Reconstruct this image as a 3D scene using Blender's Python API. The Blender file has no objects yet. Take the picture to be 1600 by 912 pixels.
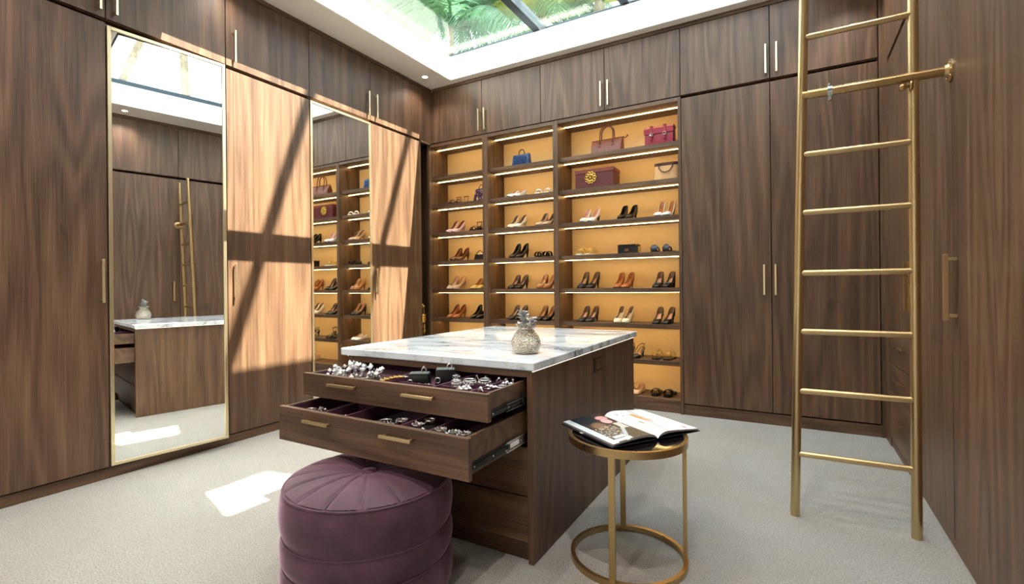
import bpy, bmesh, math, random
from mathutils import Vector, Matrix

SC = bpy.context.scene
COL = SC.collection
PI = math.pi
rnd = random.Random(7)

# ------------------------------------------------------------------ camera
cam_d = bpy.data.cameras.new('camera')
cam = bpy.data.objects.new('camera', cam_d)
COL.objects.link(cam)
cam_d.sensor_width = 36.0
cam_d.lens = 766.587 * 36.0 / 1600.0
cam_d.shift_x = 0.0
cam_d.shift_y = (446.16 - 456.0) / 1600.0
cam_d.clip_start = 0.05
F_ = Vector((-0.49646, 0.86806, 0.0))
R_ = Vector((0.86801, 0.49644, -0.01051)).normalized()
U_ = R_.cross(F_)
M = Matrix((R_, U_, -F_)).transposed().to_4x4()
M.translation = Vector((0, 0, 1.2))
cam.matrix_world = M
SC.camera = cam

# ------------------------------------------------------------------ colour management, sky, sun
SC.view_settings.view_transform = 'Standard'
SC.view_settings.look = 'None'
SC.view_settings.gamma = 1.0
SC.view_settings.use_curve_mapping = False
SC.view_settings.exposure = 0.68

world = bpy.data.worlds.new('sky')
SC.world = world
world.use_nodes = True
wn, wl = world.node_tree.nodes, world.node_tree.links
wn.clear()
w_out = wn.new('ShaderNodeOutputWorld')
w_bg = wn.new('ShaderNodeBackground')
w_tc = wn.new('ShaderNodeTexCoord')
w_no = wn.new('ShaderNodeTexNoise')
w_no.inputs['Scale'].default_value = 2.2
w_no.inputs['Detail'].default_value = 6.0
w_ra = wn.new('ShaderNodeValToRGB')
w_ra.color_ramp.elements[0].position = 0.40
w_ra.color_ramp.elements[0].color = (0.70, 0.84, 1.0, 1)
w_ra.color_ramp.elements[1].position = 0.60
w_ra.color_ramp.elements[1].color = (0.97, 0.99, 1.0, 1)
wl.new(w_tc.outputs['Generated'], w_no.inputs['Vector'])
wl.new(w_no.outputs['Fac'], w_ra.inputs['Fac'])
wl.new(w_ra.outputs['Color'], w_bg.inputs['Color'])
wl.new(w_bg.outputs['Background'], w_out.inputs['Surface'])
w_bg.inputs['Strength'].default_value = 3.6

sun_d = bpy.data.lights.new('sun', 'SUN')
sun_d.energy = 33.0
sun_d.angle = math.radians(0.25)
sun_d.color = (1.0, 0.91, 0.80)
sun = bpy.data.objects.new('sun', sun_d)
COL.objects.link(sun)
SUN_DIR = Vector((-1.0, -0.22, -1.60))
sun.rotation_euler = SUN_DIR.to_track_quat('-Z', 'Y').to_euler()
sun.location = (6, 4, 12)

# ------------------------------------------------------------------ helpers: nodes and materials
def lin(r, g, b):
    f = lambda c: (c / 255 / 12.92) if c / 255 <= 0.04045 else ((c / 255 + 0.055) / 1.055) ** 2.4
    return (f(r), f(g), f(b), 1.0)

class Mat:
    def __init__(s, name):
        s.m = bpy.data.materials.new(name)
        s.m.use_nodes = True
        s.n, s.l = s.m.node_tree.nodes, s.m.node_tree.links
        s.b = s.n['Principled BSDF']
        s.out = s.n['Material Output']
    def node(s, t, **kw):
        n = s.n.new(t)
        for k, v in kw.items():
            if k.startswith('i_'):
                n.inputs[k[2:].replace('_', ' ')].default_value = v
            else:
                setattr(n, k, v)
        return n
    def math(s, op, a, b=None, clamp=False):
        n = s.n.new('ShaderNodeMath'); n.operation = op; n.use_clamp = clamp
        for i, v in ((0, a), (1, b)):
            if v is None: continue
            if hasattr(v, 'links'): s.l.new(v, n.inputs[i])
            else: n.inputs[i].default_value = v
        return n.outputs[0]
    def mix(s, f, a, b, mode='MIX'):
        n = s.n.new('ShaderNodeMix'); n.data_type = 'RGBA'; n.blend_type = mode
        for i, v in ((0, f), (6, a), (7, b)):
            if hasattr(v, 'links'): s.l.new(v, n.inputs[i])
            else: n.inputs[i].default_value = v
        return n.outputs[2]
    def ramp(s, f, stops):
        n = s.n.new('ShaderNodeValToRGB'); cr = n.color_ramp
        while len(cr.elements) > 1: cr.elements.remove(cr.elements[0])
        cr.elements[0].position, cr.elements[0].color = stops[0]
        for p, c in stops[1:]:
            e = cr.elements.new(p); e.color = c
        s.l.new(f, n.inputs['Fac'])
        return n.outputs['Color']
    def noise(s, vec, scale, detail=2, rough=0.5, dist=0.0):
        n = s.node('ShaderNodeTexNoise'); n.inputs['Scale'].default_value = scale
        n.inputs['Detail'].default_value = detail; n.inputs['Roughness'].default_value = rough
        n.inputs['Distortion'].default_value = dist
        if vec is not None: s.l.new(vec, n.inputs['Vector'])
        return n.outputs['Fac']
    def coords(s, scale=(1, 1, 1), kind='Object', seed=False):
        tc = s.node('ShaderNodeTexCoord'); v = tc.outputs[kind]
        if seed:
            oi = s.node('ShaderNodeObjectInfo')
            cm = s.node('ShaderNodeCombineXYZ')
            for i, k in enumerate((37.0, 53.0, 71.0)):
                s.l.new(s.math('MULTIPLY', oi.outputs['Random'], k), cm.inputs[i])
            va = s.node('ShaderNodeVectorMath', operation='ADD')
            s.l.new(v, va.inputs[0]); s.l.new(cm.outputs[0], va.inputs[1]); v = va.outputs[0]
        mp = s.node('ShaderNodeMapping'); mp.inputs['Scale'].default_value = scale
        s.l.new(v, mp.inputs['Vector'])
        return mp.outputs[0]
    def set(s, **kw):
        for k, v in kw.items():
            s.b.inputs[k.replace('_', ' ')].default_value = v
        return s
    def bump(s, h, strength=0.2, dist=0.01):
        n = s.node('ShaderNodeBump'); n.inputs['Strength'].default_value = strength
        n.inputs['Distance'].default_value = dist
        s.l.new(h, n.inputs['Height']); s.l.new(n.outputs['Normal'], s.b.inputs['Normal'])
    def col(s, c):
        s.l.new(c, s.b.inputs['Base Color'])

def simple(name, col, rough=0.5, metal=0.0, **kw):
    m = Mat(name); m.set(Base_Color=col, Roughness=rough, Metallic=metal, **kw)
    return m.m

def noisy(name, col, col2, scale, rough=0.5, metal=0.0, bump=0.0, bscale=None, bdist=0.002, **kw):
    m = Mat(name); m.set(Roughness=rough, Metallic=metal, **kw)
    v = m.coords()
    m.col(m.ramp(m.noise(v, scale, 4), [(0.35, col), (0.65, col2)]))
    if bump: m.bump(m.noise(v, bscale or scale, 3), bump, bdist)
    return m.m

def wood(name, axis, dark=1.0):
    m = Mat(name); m.set(Roughness=0.42)
    def sc(across, along):
        a = [across] * 3; a[axis] = along; return tuple(a)
    base = m.coords(sc(2.6, 0.22), seed=True)
    n1 = m.noise(base, 1.0, 2, 0.5, 0.25)
    rings = m.math('SINE', m.math('MULTIPLY', n1, 70.0))
    rings = m.math('ADD', m.math('MULTIPLY', rings, 0.5), 0.5)
    fib = m.noise(m.coords(sc(170, 3.2), seed=True), 1.0, 3, 0.6)
    streak = m.noise(m.coords(sc(22, 0.7), seed=True), 1.0, 3, 0.6)
    broad = m.noise(m.coords(sc(2.0, 0.5), seed=True), 1.0, 2)
    knot = m.noise(m.coords(sc(7.0, 2.4), seed=True), 1.0, 2, 0.5, 0.6)
    f = m.math('ADD', m.math('MULTIPLY', rings, 0.14), m.math('MULTIPLY', fib, 0.48))
    f = m.math('ADD', f, m.math('MULTIPLY', streak, 0.26))
    f = m.math('ADD', f, m.math('MULTIPLY', broad, 0.20))
    k = dark
    d = lambda r, g, b: tuple(list(c * k for c in lin(r, g, b)[:3]) + [1.0])
    c = m.ramp(f, [(0.34, d(58, 40, 27)), (0.46, d(81, 58, 41)), (0.58, d(99, 73, 54)), (0.74, d(122, 92, 69))])
    kf = m.ramp(knot, [(0.66, (0, 0, 0, 1)), (0.78, (1, 1, 1, 1))])
    c = m.mix(m.math('MULTIPLY', kf, 0.5), c, d(46, 31, 23))
    m.col(c)
    r = m.math('ADD', m.math('MULTIPLY', fib, 0.16), 0.36)
    m.l.new(r, m.b.inputs['Roughness'])
    m.b.inputs['Specular IOR Level'].default_value = 0.5
    m.bump(fib, 0.06, 0.002)
    return m.m

WOOD_Z = wood('walnut_vertical', 2)
WOOD_X = wood('walnut_along_x', 0)
WOOD_Y = wood('walnut_along_y', 1)

def brushed(name, col, rough, metal=1.0):
    m = Mat(name); m.set(Base_Color=col, Metallic=metal, Roughness=rough)
    n = m.noise(m.coords((40, 40, 3)), 1.0, 3)
    m.l.new(m.math('ADD', m.math('MULTIPLY', n, 0.14), rough - 0.07), m.b.inputs['Roughness'])
    return m.m
BRASS = brushed('satin_brass', lin(206, 182, 138), 0.32)
BRASS_PALE = brushed('pale_brass', lin(232, 214, 178), 0.34)
BRASS_DEEP = brushed('antique_brass', lin(188, 160, 112), 0.30)
GOLD = simple('gold', lin(236, 190, 92), 0.22, 1.0)
SILVER = simple('silver', lin(225, 225, 225), 0.14, 1.0)
CHROME = simple('steel', lin(190, 200, 202), 0.25, 1.0)
DARK_METAL = simple('dark_metal', lin(45, 47, 46), 0.35, 0.9)
BLACK = simple('black_leather', lin(14, 13, 14), 0.32)
BLACK_MATT = simple('black_suede', lin(12, 11, 12), 0.85)
MIRROR = simple('mirror_glass', (0.93, 0.95, 0.95, 1), 0.0, 1.0)
WHITE_PAINT = noisy('white_paint', lin(246, 246, 243), lin(250, 250, 248), 3.0, 0.6)
CEIL_PAINT = noisy('ceiling_paint', lin(232, 226, 218), lin(236, 231, 224), 3.0, 0.7)
BACK_PANEL = noisy('ochre_lining', lin(242, 208, 150), lin(246, 214, 158), 2.0, 0.55)
GREY_FRAME = simple('grey_aluminium', lin(62, 70, 76), 0.35, 0.7)
WHITE_GLOSS = simple('white_plastic', lin(240, 240, 238), 0.3)

def emit(name, col, s):
    m = Mat(name); m.n.remove(m.b)
    e = m.node('ShaderNodeEmission'); e.inputs['Color'].default_value = col; e.inputs['Strength'].default_value = s
    m.l.new(e.outputs[0], m.out.inputs['Surface']); return m.m
LED = emit('warm_led', (1.0, 0.64, 0.24, 1), 17.0)
LED_COOL = emit('soft_led', (1.0, 0.86, 0.66, 1), 2.0)
LAMP = emit('downlight_glow', (1.0, 0.82, 0.58, 1), 8.0)

def glass_mat(name, tint):
    m = Mat(name); m.n.remove(m.b)
    t = m.node('ShaderNodeBsdfTransparent'); t.inputs['Color'].default_value = tint
    g = m.node('ShaderNodeBsdfGlossy'); g.inputs['Roughness'].default_value = 0.02
    lw = m.node('ShaderNodeLayerWeight'); lw.inputs['Blend'].default_value = 0.5
    fr = m.math('ADD', m.math('MULTIPLY', m.math('POWER', lw.outputs['Facing'], 4.0), 0.35), 0.03)
    mx = m.node('ShaderNodeMixShader')
    m.l.new(fr, mx.inputs[0]); m.l.new(t.outputs[0], mx.inputs[1]); m.l.new(g.outputs[0], mx.inputs[2])
    m.l.new(mx.outputs[0], m.out.inputs['Surface']); return m.m
PANE = glass_mat('skylight_glass', (0.93, 0.97, 0.95, 1))

def carpet():
    m = Mat('carpet'); m.set(Roughness=0.95)
    v = m.coords()
    big = m.noise(v, 1.6, 3); mid = m.noise(v, 14.0, 3); fine = m.noise(v, 150.0, 4, 0.75); tuft = m.noise(v, 62.0, 3, 0.6)
    c = m.ramp(fine, [(0.32, lin(122, 121, 118)), (0.50, lin(194, 193, 190)), (0.68, lin(234, 233, 231))])
    c = m.mix(m.math('MULTIPLY', m.ramp(big, [(0.4, (0, 0, 0, 1)), (0.62, (1, 1, 1, 1))]), 0.30), c, lin(180, 168, 154))
    c = m.mix(m.math('MULTIPLY', m.ramp(mid, [(0.40, (0, 0, 0, 1)), (0.7, (1, 1, 1, 1))]), 0.12), c, lin(222, 218, 210))
    m.col(c)
    m.b.inputs['Sheen Weight'].default_value = 0.3
    m.bump(m.math('ADD', m.math('MULTIPLY', fine, 0.5), m.math('MULTIPLY', tuft, 0.8)), 1.0, 0.03)
    return m.m
CARPET = carpet()

def marble():
    m = Mat('white_marble'); m.set(Roughness=0.08)
    v = m.coords((1.0, 2.6, 1.6))
    warp = m.noise(v, 2.0, 5, 0.6)
    va = m.node('ShaderNodeVectorMath', operation='ADD')
    cm = m.node('ShaderNodeCombineXYZ')
    m.l.new(m.math('MULTIPLY', warp, 0.9), cm.inputs[0]); m.l.new(m.math('MULTIPLY', warp, 1.4), cm.inputs[1])
    m.l.new(v, va.inputs[0]); m.l.new(cm.outputs[0], va.inputs[1])
    a = m.math('ABSOLUTE', m.math('SUBTRACT', m.noise(va.outputs[0], 1.9, 6, 0.62), 0.5))
    vein = m.ramp(a, [(0.0, (1, 1, 1, 1)), (0.022, (0.45, 0.45, 0.45, 1)), (0.075, (0, 0, 0, 1))])
    patch = m.ramp(m.noise(v, 3.1, 3), [(0.42, (0, 0, 0, 1)), (0.62, (1, 1, 1, 1))])
    b = m.math('ABSOLUTE', m.math('SUBTRACT', m.noise(va.outputs[0], 5.0, 5, 0.6), 0.47))
    vein2 = m.ramp(b, [(0.0, (1, 1, 1, 1)), (0.03, (0, 0, 0, 1))])
    cloud = m.noise(v, 2.4, 4)
    c = m.ramp(cloud, [(0.35, lin(206, 217, 228)), (0.65, lin(232, 239, 246))])
    c = m.mix(m.math('MULTIPLY', m.math('MULTIPLY', vein, patch), 0.95), c, lin(62, 76, 94))
    c = m.mix(m.math('MULTIPLY', m.math('MULTIPLY', vein2, patch), 0.5), c, lin(96, 106, 120))
    m.col(c); return m.m
MARBLE = marble()

def velvet(name, c1, c2):
    m = Mat(name); m.set(Roughness=0.75)
    v = m.coords()
    n = m.noise(v, 7.0, 4, 0.6)
    m.col(m.ramp(n, [(0.35, c1), (0.68, c2)]))
    m.b.inputs['Sheen Weight'].default_value = 0.8
    m.b.inputs['Sheen Roughness'].default_value = 0.35
    m.b.inputs['Sheen Tint'].default_value = (0.85, 0.55, 0.75, 1)
    m.bump(m.noise(v, 400.0, 2), 0.15, 0.001)
    return m.m
VELVET = velvet('plum_velvet', lin(62, 36, 50), lin(84, 52, 70))
LINING = velvet('plum_lining', lin(64, 24, 48), lin(78, 32, 58))

# ------------------------------------------------------------------ helpers: meshes and objects
def box(bm, x0, x1, y0, y1, z0, z1, bev=0.0, mi=0):
    vs = [bm.verts.new((x, y, z)) for x in (x0, x1) for y in (y0, y1) for z in (z0, z1)]
    fs = []
    for q in ((0, 1, 3, 2), (4, 6, 7, 5), (0, 4, 5, 1), (2, 3, 7, 6), (0, 2, 6, 4), (1, 5, 7, 3)):
        f = bm.faces.new([vs[i] for i in q]); f.material_index = mi; fs.append(f)
    if bev > 0:
        es = list({e for f in fs for e in f.edges})
        bmesh.ops.bevel(bm, geom=es, offset=bev, segments=1, affect='EDGES', profile=0.5)
    return bm

def loft(bm, rings, cap0=True, cap1=True, closed=True, mi=0):
    vr = [[bm.verts.new(p) for p in r] for r in rings]
    n = len(vr[0])
    for a, b in zip(vr, vr[1:]):
        for i in range(n if closed else n - 1):
            j = (i + 1) % n
            f = bm.faces.new((a[i], a[j], b[j], b[i])); f.material_index = mi
    if closed and cap0: bm.faces.new(list(reversed(vr[0]))).material_index = mi
    if closed and cap1: bm.faces.new(vr[-1]).material_index = mi
    return vr

def tube(bm, pts, r, n=10, closed=False, flat=None, mi=0):
    pts = [Vector(p) for p in pts]
    m = len(pts)
    rings = []
    prev = None
    for i, p in enumerate(pts):
        if closed: t = pts[(i + 1) % m] - pts[i - 1]
        else: t = pts[min(i + 1, m - 1)] - pts[max(i - 1, 0)]
        t.normalize()
        if prev is None:
            up = Vector((0, 0, 1)) if abs(t.z) < 0.95 else Vector((1, 0, 0))
            u = t.cross(up).normalized()
        else:
            u = (prev - t * prev.dot(t)).normalized()
        prev = u
        w = t.cross(u).normalized()
        rr = r[i] if isinstance(r, (list, tuple)) else r
        a, b = (rr, rr) if flat is None else (rr, rr * flat)
        rings.append([p + u * (a * math.cos(2 * PI * k / n)) + w * (b * math.sin(2 * PI * k / n)) for k in range(n)])
    if closed:
        rings.append(rings[0])
        vr = [[bm.verts.new(p) for p in rg] for rg in rings[:-1]]
        vr.append(vr[0])
        for a, b in zip(vr, vr[1:]):
            for i in range(n):
                j = (i + 1) % n
                bm.faces.new((a[i], a[j], b[j], b[i])).material_index = mi
    else:
        loft(bm, rings, mi=mi)
    return bm

def lathe(bm, prof, n=32, cx=0.0, cy=0.0, mi=0):
    vr = []
    for r, z in prof:
        if r < 1e-6: vr.append([bm.verts.new((cx, cy, z))] * n)
        else: vr.append([bm.verts.new((cx + r * math.cos(2 * PI * k / n), cy + r * math.sin(2 * PI * k / n), z)) for k in range(n)])
    for a, b in zip(vr, vr[1:]):
        for i in range(n):
            j = (i + 1) % n
            q = []
            for v in (a[i], a[j], b[j], b[i]):
                if v not in q: q.append(v)
            if len(q) >= 3: bm.faces.new(q).material_index = mi
    return bm

def ball(bm, c, r, seg=10, ring=6, sz=1.0):
    prof = [(r * math.sin(PI * i / ring), -r * sz * math.cos(PI * i / ring)) for i in range(ring + 1)]
    prof[0] = (0, prof[0][1]); prof[-1] = (0, prof[-1][1])
    lathe(bm, [(a, b + c[2]) for a, b in prof], seg, c[0], c[1])
    return bm

def octa(bm, c, r, rz=None, rot=0.0):
    rz = rz or r
    ring = [bm.verts.new((c[0] + r * math.cos(rot + k * PI / 3), c[1] + r * math.sin(rot + k * PI / 3), c[2])) for k in range(6)]
    t = bm.verts.new((c[0], c[1], c[2] + rz)); b = bm.verts.new((c[0], c[1], c[2] - rz))
    for i in range(6):
        bm.faces.new((ring[i], ring[(i + 1) % 6], t)); bm.faces.new((ring[(i + 1) % 6], ring[i], b))

def circ(c, r, n, plane='xy', a0=0.0, a1=2 * PI, end=False):
    out = []
    m = n if not end else n - 1
    for k in range(n):
        a = a0 + (a1 - a0) * k / m
        u, v = r * math.cos(a), r * math.sin(a)
        out.append(Vector(c) + {'xy': Vector((u, v, 0)), 'xz': Vector((u, 0, v)), 'yz': Vector((0, u, v))}[plane])
    return out

def mesh_of(name, bm, mats, smooth=None):
    bmesh.ops.recalc_face_normals(bm, faces=bm.faces)
    me = bpy.data.meshes.new(name)
    bm.to_mesh(me); bm.free()
    for m in (mats if isinstance(mats, (list, tuple)) else [mats]): me.materials.append(m)
    if smooth is not None:
        me.shade_smooth()
        if smooth < 170: me.set_sharp_from_angle(angle=math.radians(smooth))
    return me

def put(name, me, parent=None, loc=(0, 0, 0)):
    o = bpy.data.objects.new(name, me); COL.objects.link(o)
    if parent is not None: o.parent = parent
    o.location = loc
    return o

def tag(o, label=None, cat=None, group=None, kind=None):
    if label: o['label'] = label
    if cat: o['category'] = cat
    if group: o['group'] = group
    if kind: o['kind'] = kind
    return o

class Thing:
    """An Empty at the base that parents the parts; world=True means the parts' shapes come in room coordinates."""
    def __init__(s, name, label, cat, loc=(0, 0, 0), rz=0.0, group=None, world=False):
        s.o = bpy.data.objects.new(name, None); COL.objects.link(s.o)
        s.o.empty_display_size = 0.05
        s.o.location = loc; s.o.rotation_euler = (0, 0, rz)
        s.off = Vector(loc) if world else None
        tag(s.o, label, cat, group)
    def add(s, name, bm, mats, parent=None, smooth=None, label=None, kind=None):
        if s.off is not None: bmesh.ops.translate(bm, verts=bm.verts, vec=-s.off)
        o = put(name, mesh_of(name, bm, mats, smooth), parent or s.o)
        tag(o, label=label, kind=kind)
        return o

def dup(o, loc=None, rz=None, label=None, group=None, parent=None):
    c = o.copy(); COL.objects.link(c)
    if parent is not None:
        c.parent = parent; c.matrix_parent_inverse.identity()
    for ch in list(o.children): dup(ch, parent=c)
    if loc is not None: c.location = loc
    if rz is not None: c.rotation_euler = (0, 0, rz)
    if label: c['label'] = label
    if group: c['group'] = group
    return c

def struct(name, bm, mats, parent=None, smooth=None):
    o = put(name, mesh_of(name, bm, mats, smooth), parent)
    if parent is None: o['kind'] = 'structure'
    return o
B = bmesh.new

# ------------------------------------------------------------------ room shell
XL, YB, XR, ZC = -3.787, 4.685, 0.6135, 3.584
GAP0, GAP1 = 2.906, 2.928            # dark gap between tall doors and overhead doors
SK = (-3.412, 0.17, 1.76, 4.585)     # skylight opening
ZG = 3.90                            # glass level

bm = B(); box(bm, -4.6, 1.5, -1.5, 5.5, -0.10, 0.0); struct('floor', bm, CARPET)
bm = B(); box(bm, -4.6, -4.45, -1.5, 5.5, 0, 3.9); struct('wall_left', bm, WHITE_PAINT)
bm = B(); box(bm, 1.25, 1.4, -1.5, 5.5, 0, 3.9); struct('wall_right', bm, WHITE_PAINT)
bm = B(); box(bm, -4.45, 1.25, 5.3, 5.45, 0, 3.9); struct('wall_back', bm, WHITE_PAINT)
bm = B(); box(bm, -4.45, 1.25, -1.4, -1.25, 0, 3.9); struct('wall_rear', bm, WHITE_PAINT)
bm = B()
x0, x1, y0, y1 = SK
box(bm, -4.45, x0 - 0.02, -1.25, 5.3, ZC, ZC + 0.25)
box(bm, x1 + 0.02, 1.25, -1.25, 5.3, ZC, ZC + 0.25)
box(bm, x0 - 0.02, x1 + 0.02, -1.25, y0 - 0.02, ZC, ZC + 0.25)
box(bm, x0 - 0.02, x1 + 0.02, y1 + 0.02, 5.3, ZC, ZC + 0.25)
struct('ceiling', bm, CEIL_PAINT)
# plastered upstand round the opening
bm = B()
zt = 3.85
box(bm, x0 - 0.02, x0, y0 - 0.02, y1 + 0.02, ZC, zt); box(bm, x1, x1 + 0.02, y0 - 0.02, y1 + 0.02, ZC, zt)
box(bm, x0, x1, y0 - 0.02, y0, ZC, zt); box(bm, x0, x1, y1, y1 + 0.02, ZC, zt)
struct('trim_1', bm, WHITE_PAINT)
# skylight: bars with glass panes between them
bm = B()
fz0, fz1 = 3.85, 3.96
e0, e1 = 0.15, 0.24
box(bm, x0 - e1, x0 - e0, y0 - e1, y1 + e1, fz0, fz1, 0.004); box(bm, x1 + e0, x1 + e1, y0 - e1, y1 + e1, fz0, fz1, 0.004)
box(bm, x0 - e0, x1 + e0, y0 - e1, y0 - e0, fz0, fz1, 0.004); box(bm, x0 - e0, x1 + e0, y1 + e0, y1 + e1, fz0, fz1, 0.004)
win = struct('window_1', bm, GREY_FRAME)
XB = (-2.30, -1.36); YBAR = 1.84; BW = 0.085
for xb in XB:
    bm = B(); box(bm, xb - BW / 2, xb + BW / 2, y0 - e0, y1 + e0, 3.86, 3.97, 0.004)
    struct('glazing_bar', bm, GREY_FRAME, win)
xs = [x0 - e0, XB[0] - BW / 2, XB[0] + BW / 2, XB[1] - BW / 2, XB[1] + BW / 2, x1 + e0]
for a, b in ((0, 1), (2, 3), (4, 5)):
    bm = B(); box(bm, xs[a], xs[b], YBAR - BW / 2, YBAR + BW / 2, 3.86, 3.97, 0.004)
    struct('glazing_bar', bm, GREY_FRAME, win)
    for ya, yb in ((y0 - e0, YBAR - BW / 2), (YBAR + BW / 2, y1 + e0)):
        bm = B(); box(bm, xs[a], xs[b], ya, yb, ZG, ZG + 0.012)
        struct('glass_pane', bm, PANE, win)
# cornices and plinths
bm = B(); box(bm, XL - 0.5, XL + 0.004, -1.2, YB + 0.004, 3.548, ZC, 0.002); struct('trim_2', bm, WOOD_Y)
bm = B(); box(bm, XL + 0.004, XR - 0.004, YB - 0.004, YB + 0.5, 3.548, ZC, 0.002); struct('trim_3', bm, WOOD_X)
bm = B(); box(bm, XR - 0.004, XR + 0.5, -1.2, YB + 0.004, 3.548, ZC, 0.002); struct('trim_4', bm, WOOD_Y)
bm = B(); box(bm, XL - 0.5, XL - 0.008, -1.2, 4.477, 0, 0.066, 0.002); struct('baseboard_left', bm, WOOD_Y)
bm = B(); box(bm, -0.876, XR, YB + 0.008, YB + 0.5, 0, 0.092, 0.002); struct('baseboard_back', bm, WOOD_X)
bm = B(); box(bm, XR + 0.008, XR + 0.5, -1.2, YB + 0.008, 0, 0.045, 0.002); struct('baseboard_right', bm, WOOD_Y)
bm = B(); box(bm, -4.40, -3.856, 4.80, 4.83, 0, 2.92); struct('trim_5', bm, WOOD_Z)      # back of the dark corner niche
bm = B(); box(bm, 0.590, XR, YB - 0.0, YB + 0.03, 0.0, 3.548); struct('trim_6', bm, WOOD_Z)  # corner filler

# ------------------------------------------------------------------ fitted cabinets
def handle_bm(axis, plane, a, z0, z1, out, w=0.014, proud=0.036):
    """Square bar handle on two feet; axis 'x' = the door faces +-x at x=plane, a = its y; axis 'y' = the door faces -y."""
    bm = B()
    s = out
    def bx(d0, d1, a0, a1, c0, c1):
        lo, hi = sorted((plane + s * d0, plane + s * d1))
        if axis == 'x': box(bm, lo, hi, a0, a1, c0, c1, 0.0012)
        else: box(bm, a0, a1, lo, hi, c0, c1, 0.0012)
    bx(proud - w, proud, a - w / 2, a + w / 2, z0, z1)
    for zc in (z0 + 0.02, z1 - 0.02):
        bx(0, proud - w, a - w / 2 + 0.001, a + w / 2 - 0.001, zc - 0.007, zc + 0.007)
    return bm

def slab(axis, plane, inward, a0, a1, z0, z1, d0, d1, bev=0.0015):
    bm = B()
    lo, hi = sorted((plane + inward * d0, plane + inward * d1))
    if axis == 'x': box(bm, lo, hi, a0, a1, z0, z1, bev)
    else: box(bm, a0, a1, lo, hi, z0, z1, bev)
    return bm

def unit(name, label, cat, axis, plane, inward, a0, a1, z0, z1, handle=None, mirror=False, group=None, drawers=None, brass=BRASS_PALE, hw=0.014, proud=0.036):
    """One cabinet: carcass and a door in front of it. handle = (position along the wall, z0, z1)."""
    mid = (a0 + a1) / 2
    loc = (plane, mid, z0) if axis == 'x' else (mid, plane, z0)
    t = Thing(name, label, cat, loc, group=group, world=True)
    g = 0.003
    t.add('carcass', slab(axis, plane, inward, a0 + 0.001, a1 - 0.001, z0, z1, 0.024, 0.50), WOOD_Z)
    dz0 = z0 + 0.004
    if drawers:
        for k, (d0, d1, ha0, ha1, hz) in enumerate(drawers):
            d = t.add('drawer', slab(axis, plane, inward, a0 + g, a1 - g, d0 + 0.002, d1 - 0.002, 0.0, 0.022), WOOD_Y)
            bm = B(); pr = 0.03
            xa, xb = sorted((plane - inward * (pr - 0.01), plane - inward * pr))
            box(bm, xa, xb, ha0, ha1, hz - 0.005, hz + 0.005, 0.001)
            for yy in (ha0 + 0.012, ha1 - 0.012):
                xa, xb = sorted((plane, plane - inward * (pr - 0.009)))
                box(bm, xa, xb, yy - 0.005, yy + 0.005, hz - 0.004, hz + 0.004)
            t.add('handle', bm, BRASS_DEEP, d)
        dz0 = drawers[-1][1] + 0.002
    if mirror:
        fw = 0.022
        bm = slab(axis, plane, inward, a0 + g, a0 + g + fw, dz0, z1 - g, -0.008, 0.02)
        lo, hi = sorted((plane - inward * 0.008, plane + inward * 0.02))
        box(bm, lo, hi, a1 - g - fw, a1 - g, dz0, z1 - g, 0.0015)
        box(bm, lo, hi, a0 + g + fw, a1 - g - fw, dz0, dz0 + fw, 0.0015)
        box(bm, lo, hi, a0 + g + fw, a1 - g - fw, z1 - g - fw, z1 - g, 0.0015)
        d = t.add('mirror', slab(axis, plane, inward, a0 + g + fw - 0.002, a1 - g - fw + 0.002, dz0 + fw - 0.002, z1 - g - fw + 0.002, 0.0, 0.016, 0), MIRROR)
        t.add('frame', bm, BRASS_PALE)
    else:
        d = t.add('door', slab(axis, plane, inward, a0 + g, a1 - g, dz0, z1 - 0.002, 0.0, 0.022), WOOD_Z)
    if handle:
        t.add('handle', handle_bm(axis, plane, handle[0], handle[1], handle[2], -inward, hw, proud), brass, d)
    return t

L0, L1, L2, L3, L4, L5 = 1.438, 2.201, 2.958, 3.702, 4.470, YB
ZT0, ZU1 = 0.070, 3.545
# left wall, tall
unit('wardrobe', 'tall walnut wardrobe door beside the first mirror, nearer the camera than all the others', 'wardrobe', 'x', XL, -1, 0.60, L0, ZT0, GAP0, (1.402, 1.12, 1.395))
def ajar_mirror():
    # hinged on the side nearer the camera and standing a hand's breadth ajar
    t = Thing('mirrored_wardrobe', 'tall brass-framed mirror door reflecting the brass ladder and marble island', 'mirror door', (XL, L0, ZT0))
    bm = B(); box(bm, -0.50, -0.024, 0.001, L1 - L0 - 0.001, 0, GAP0 - ZT0); t.add('carcass', bm, WOOD_Z)
    W, z0, z1, fw = 0.709, 0.006, 2.818, 0.021
    rot = Matrix.Rotation(-math.radians(6.5), 3, 'Z')
    def turned(bm):
        bmesh.ops.rotate(bm, verts=bm.verts, cent=(0, 0, 0), matrix=rot)
        bmesh.ops.translate(bm, verts=bm.verts, vec=(0.0, 0.004, 0.0)); return bm
    bm = B(); box(bm, -0.016, 0.0, fw - 0.002, W - fw + 0.002, z0 + fw - 0.002, z1 - fw + 0.002); d = t.add('mirror', turned(bm), MIRROR)
    bm = B()
    box(bm, -0.022, 0.008, 0, fw, z0, z1, 0.0015); box(bm, -0.022, 0.008, W - fw, W, z0, z1, 0.0015)
    box(bm, -0.022, 0.008, fw, W - fw, z0, z0 + fw, 0.0015); box(bm, -0.022, 0.008, fw, W - fw, z1 - fw, z1, 0.0015)
    t.add('frame', turned(bm), BRASS_PALE)
ajar_mirror()
unit('wardrobe', 'tall sunlit walnut wardrobe door between the two mirrors', 'wardrobe', 'x', XL, -1, L1, L2, ZT0, GAP0, (2.250, 1.12, 1.395))
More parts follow.
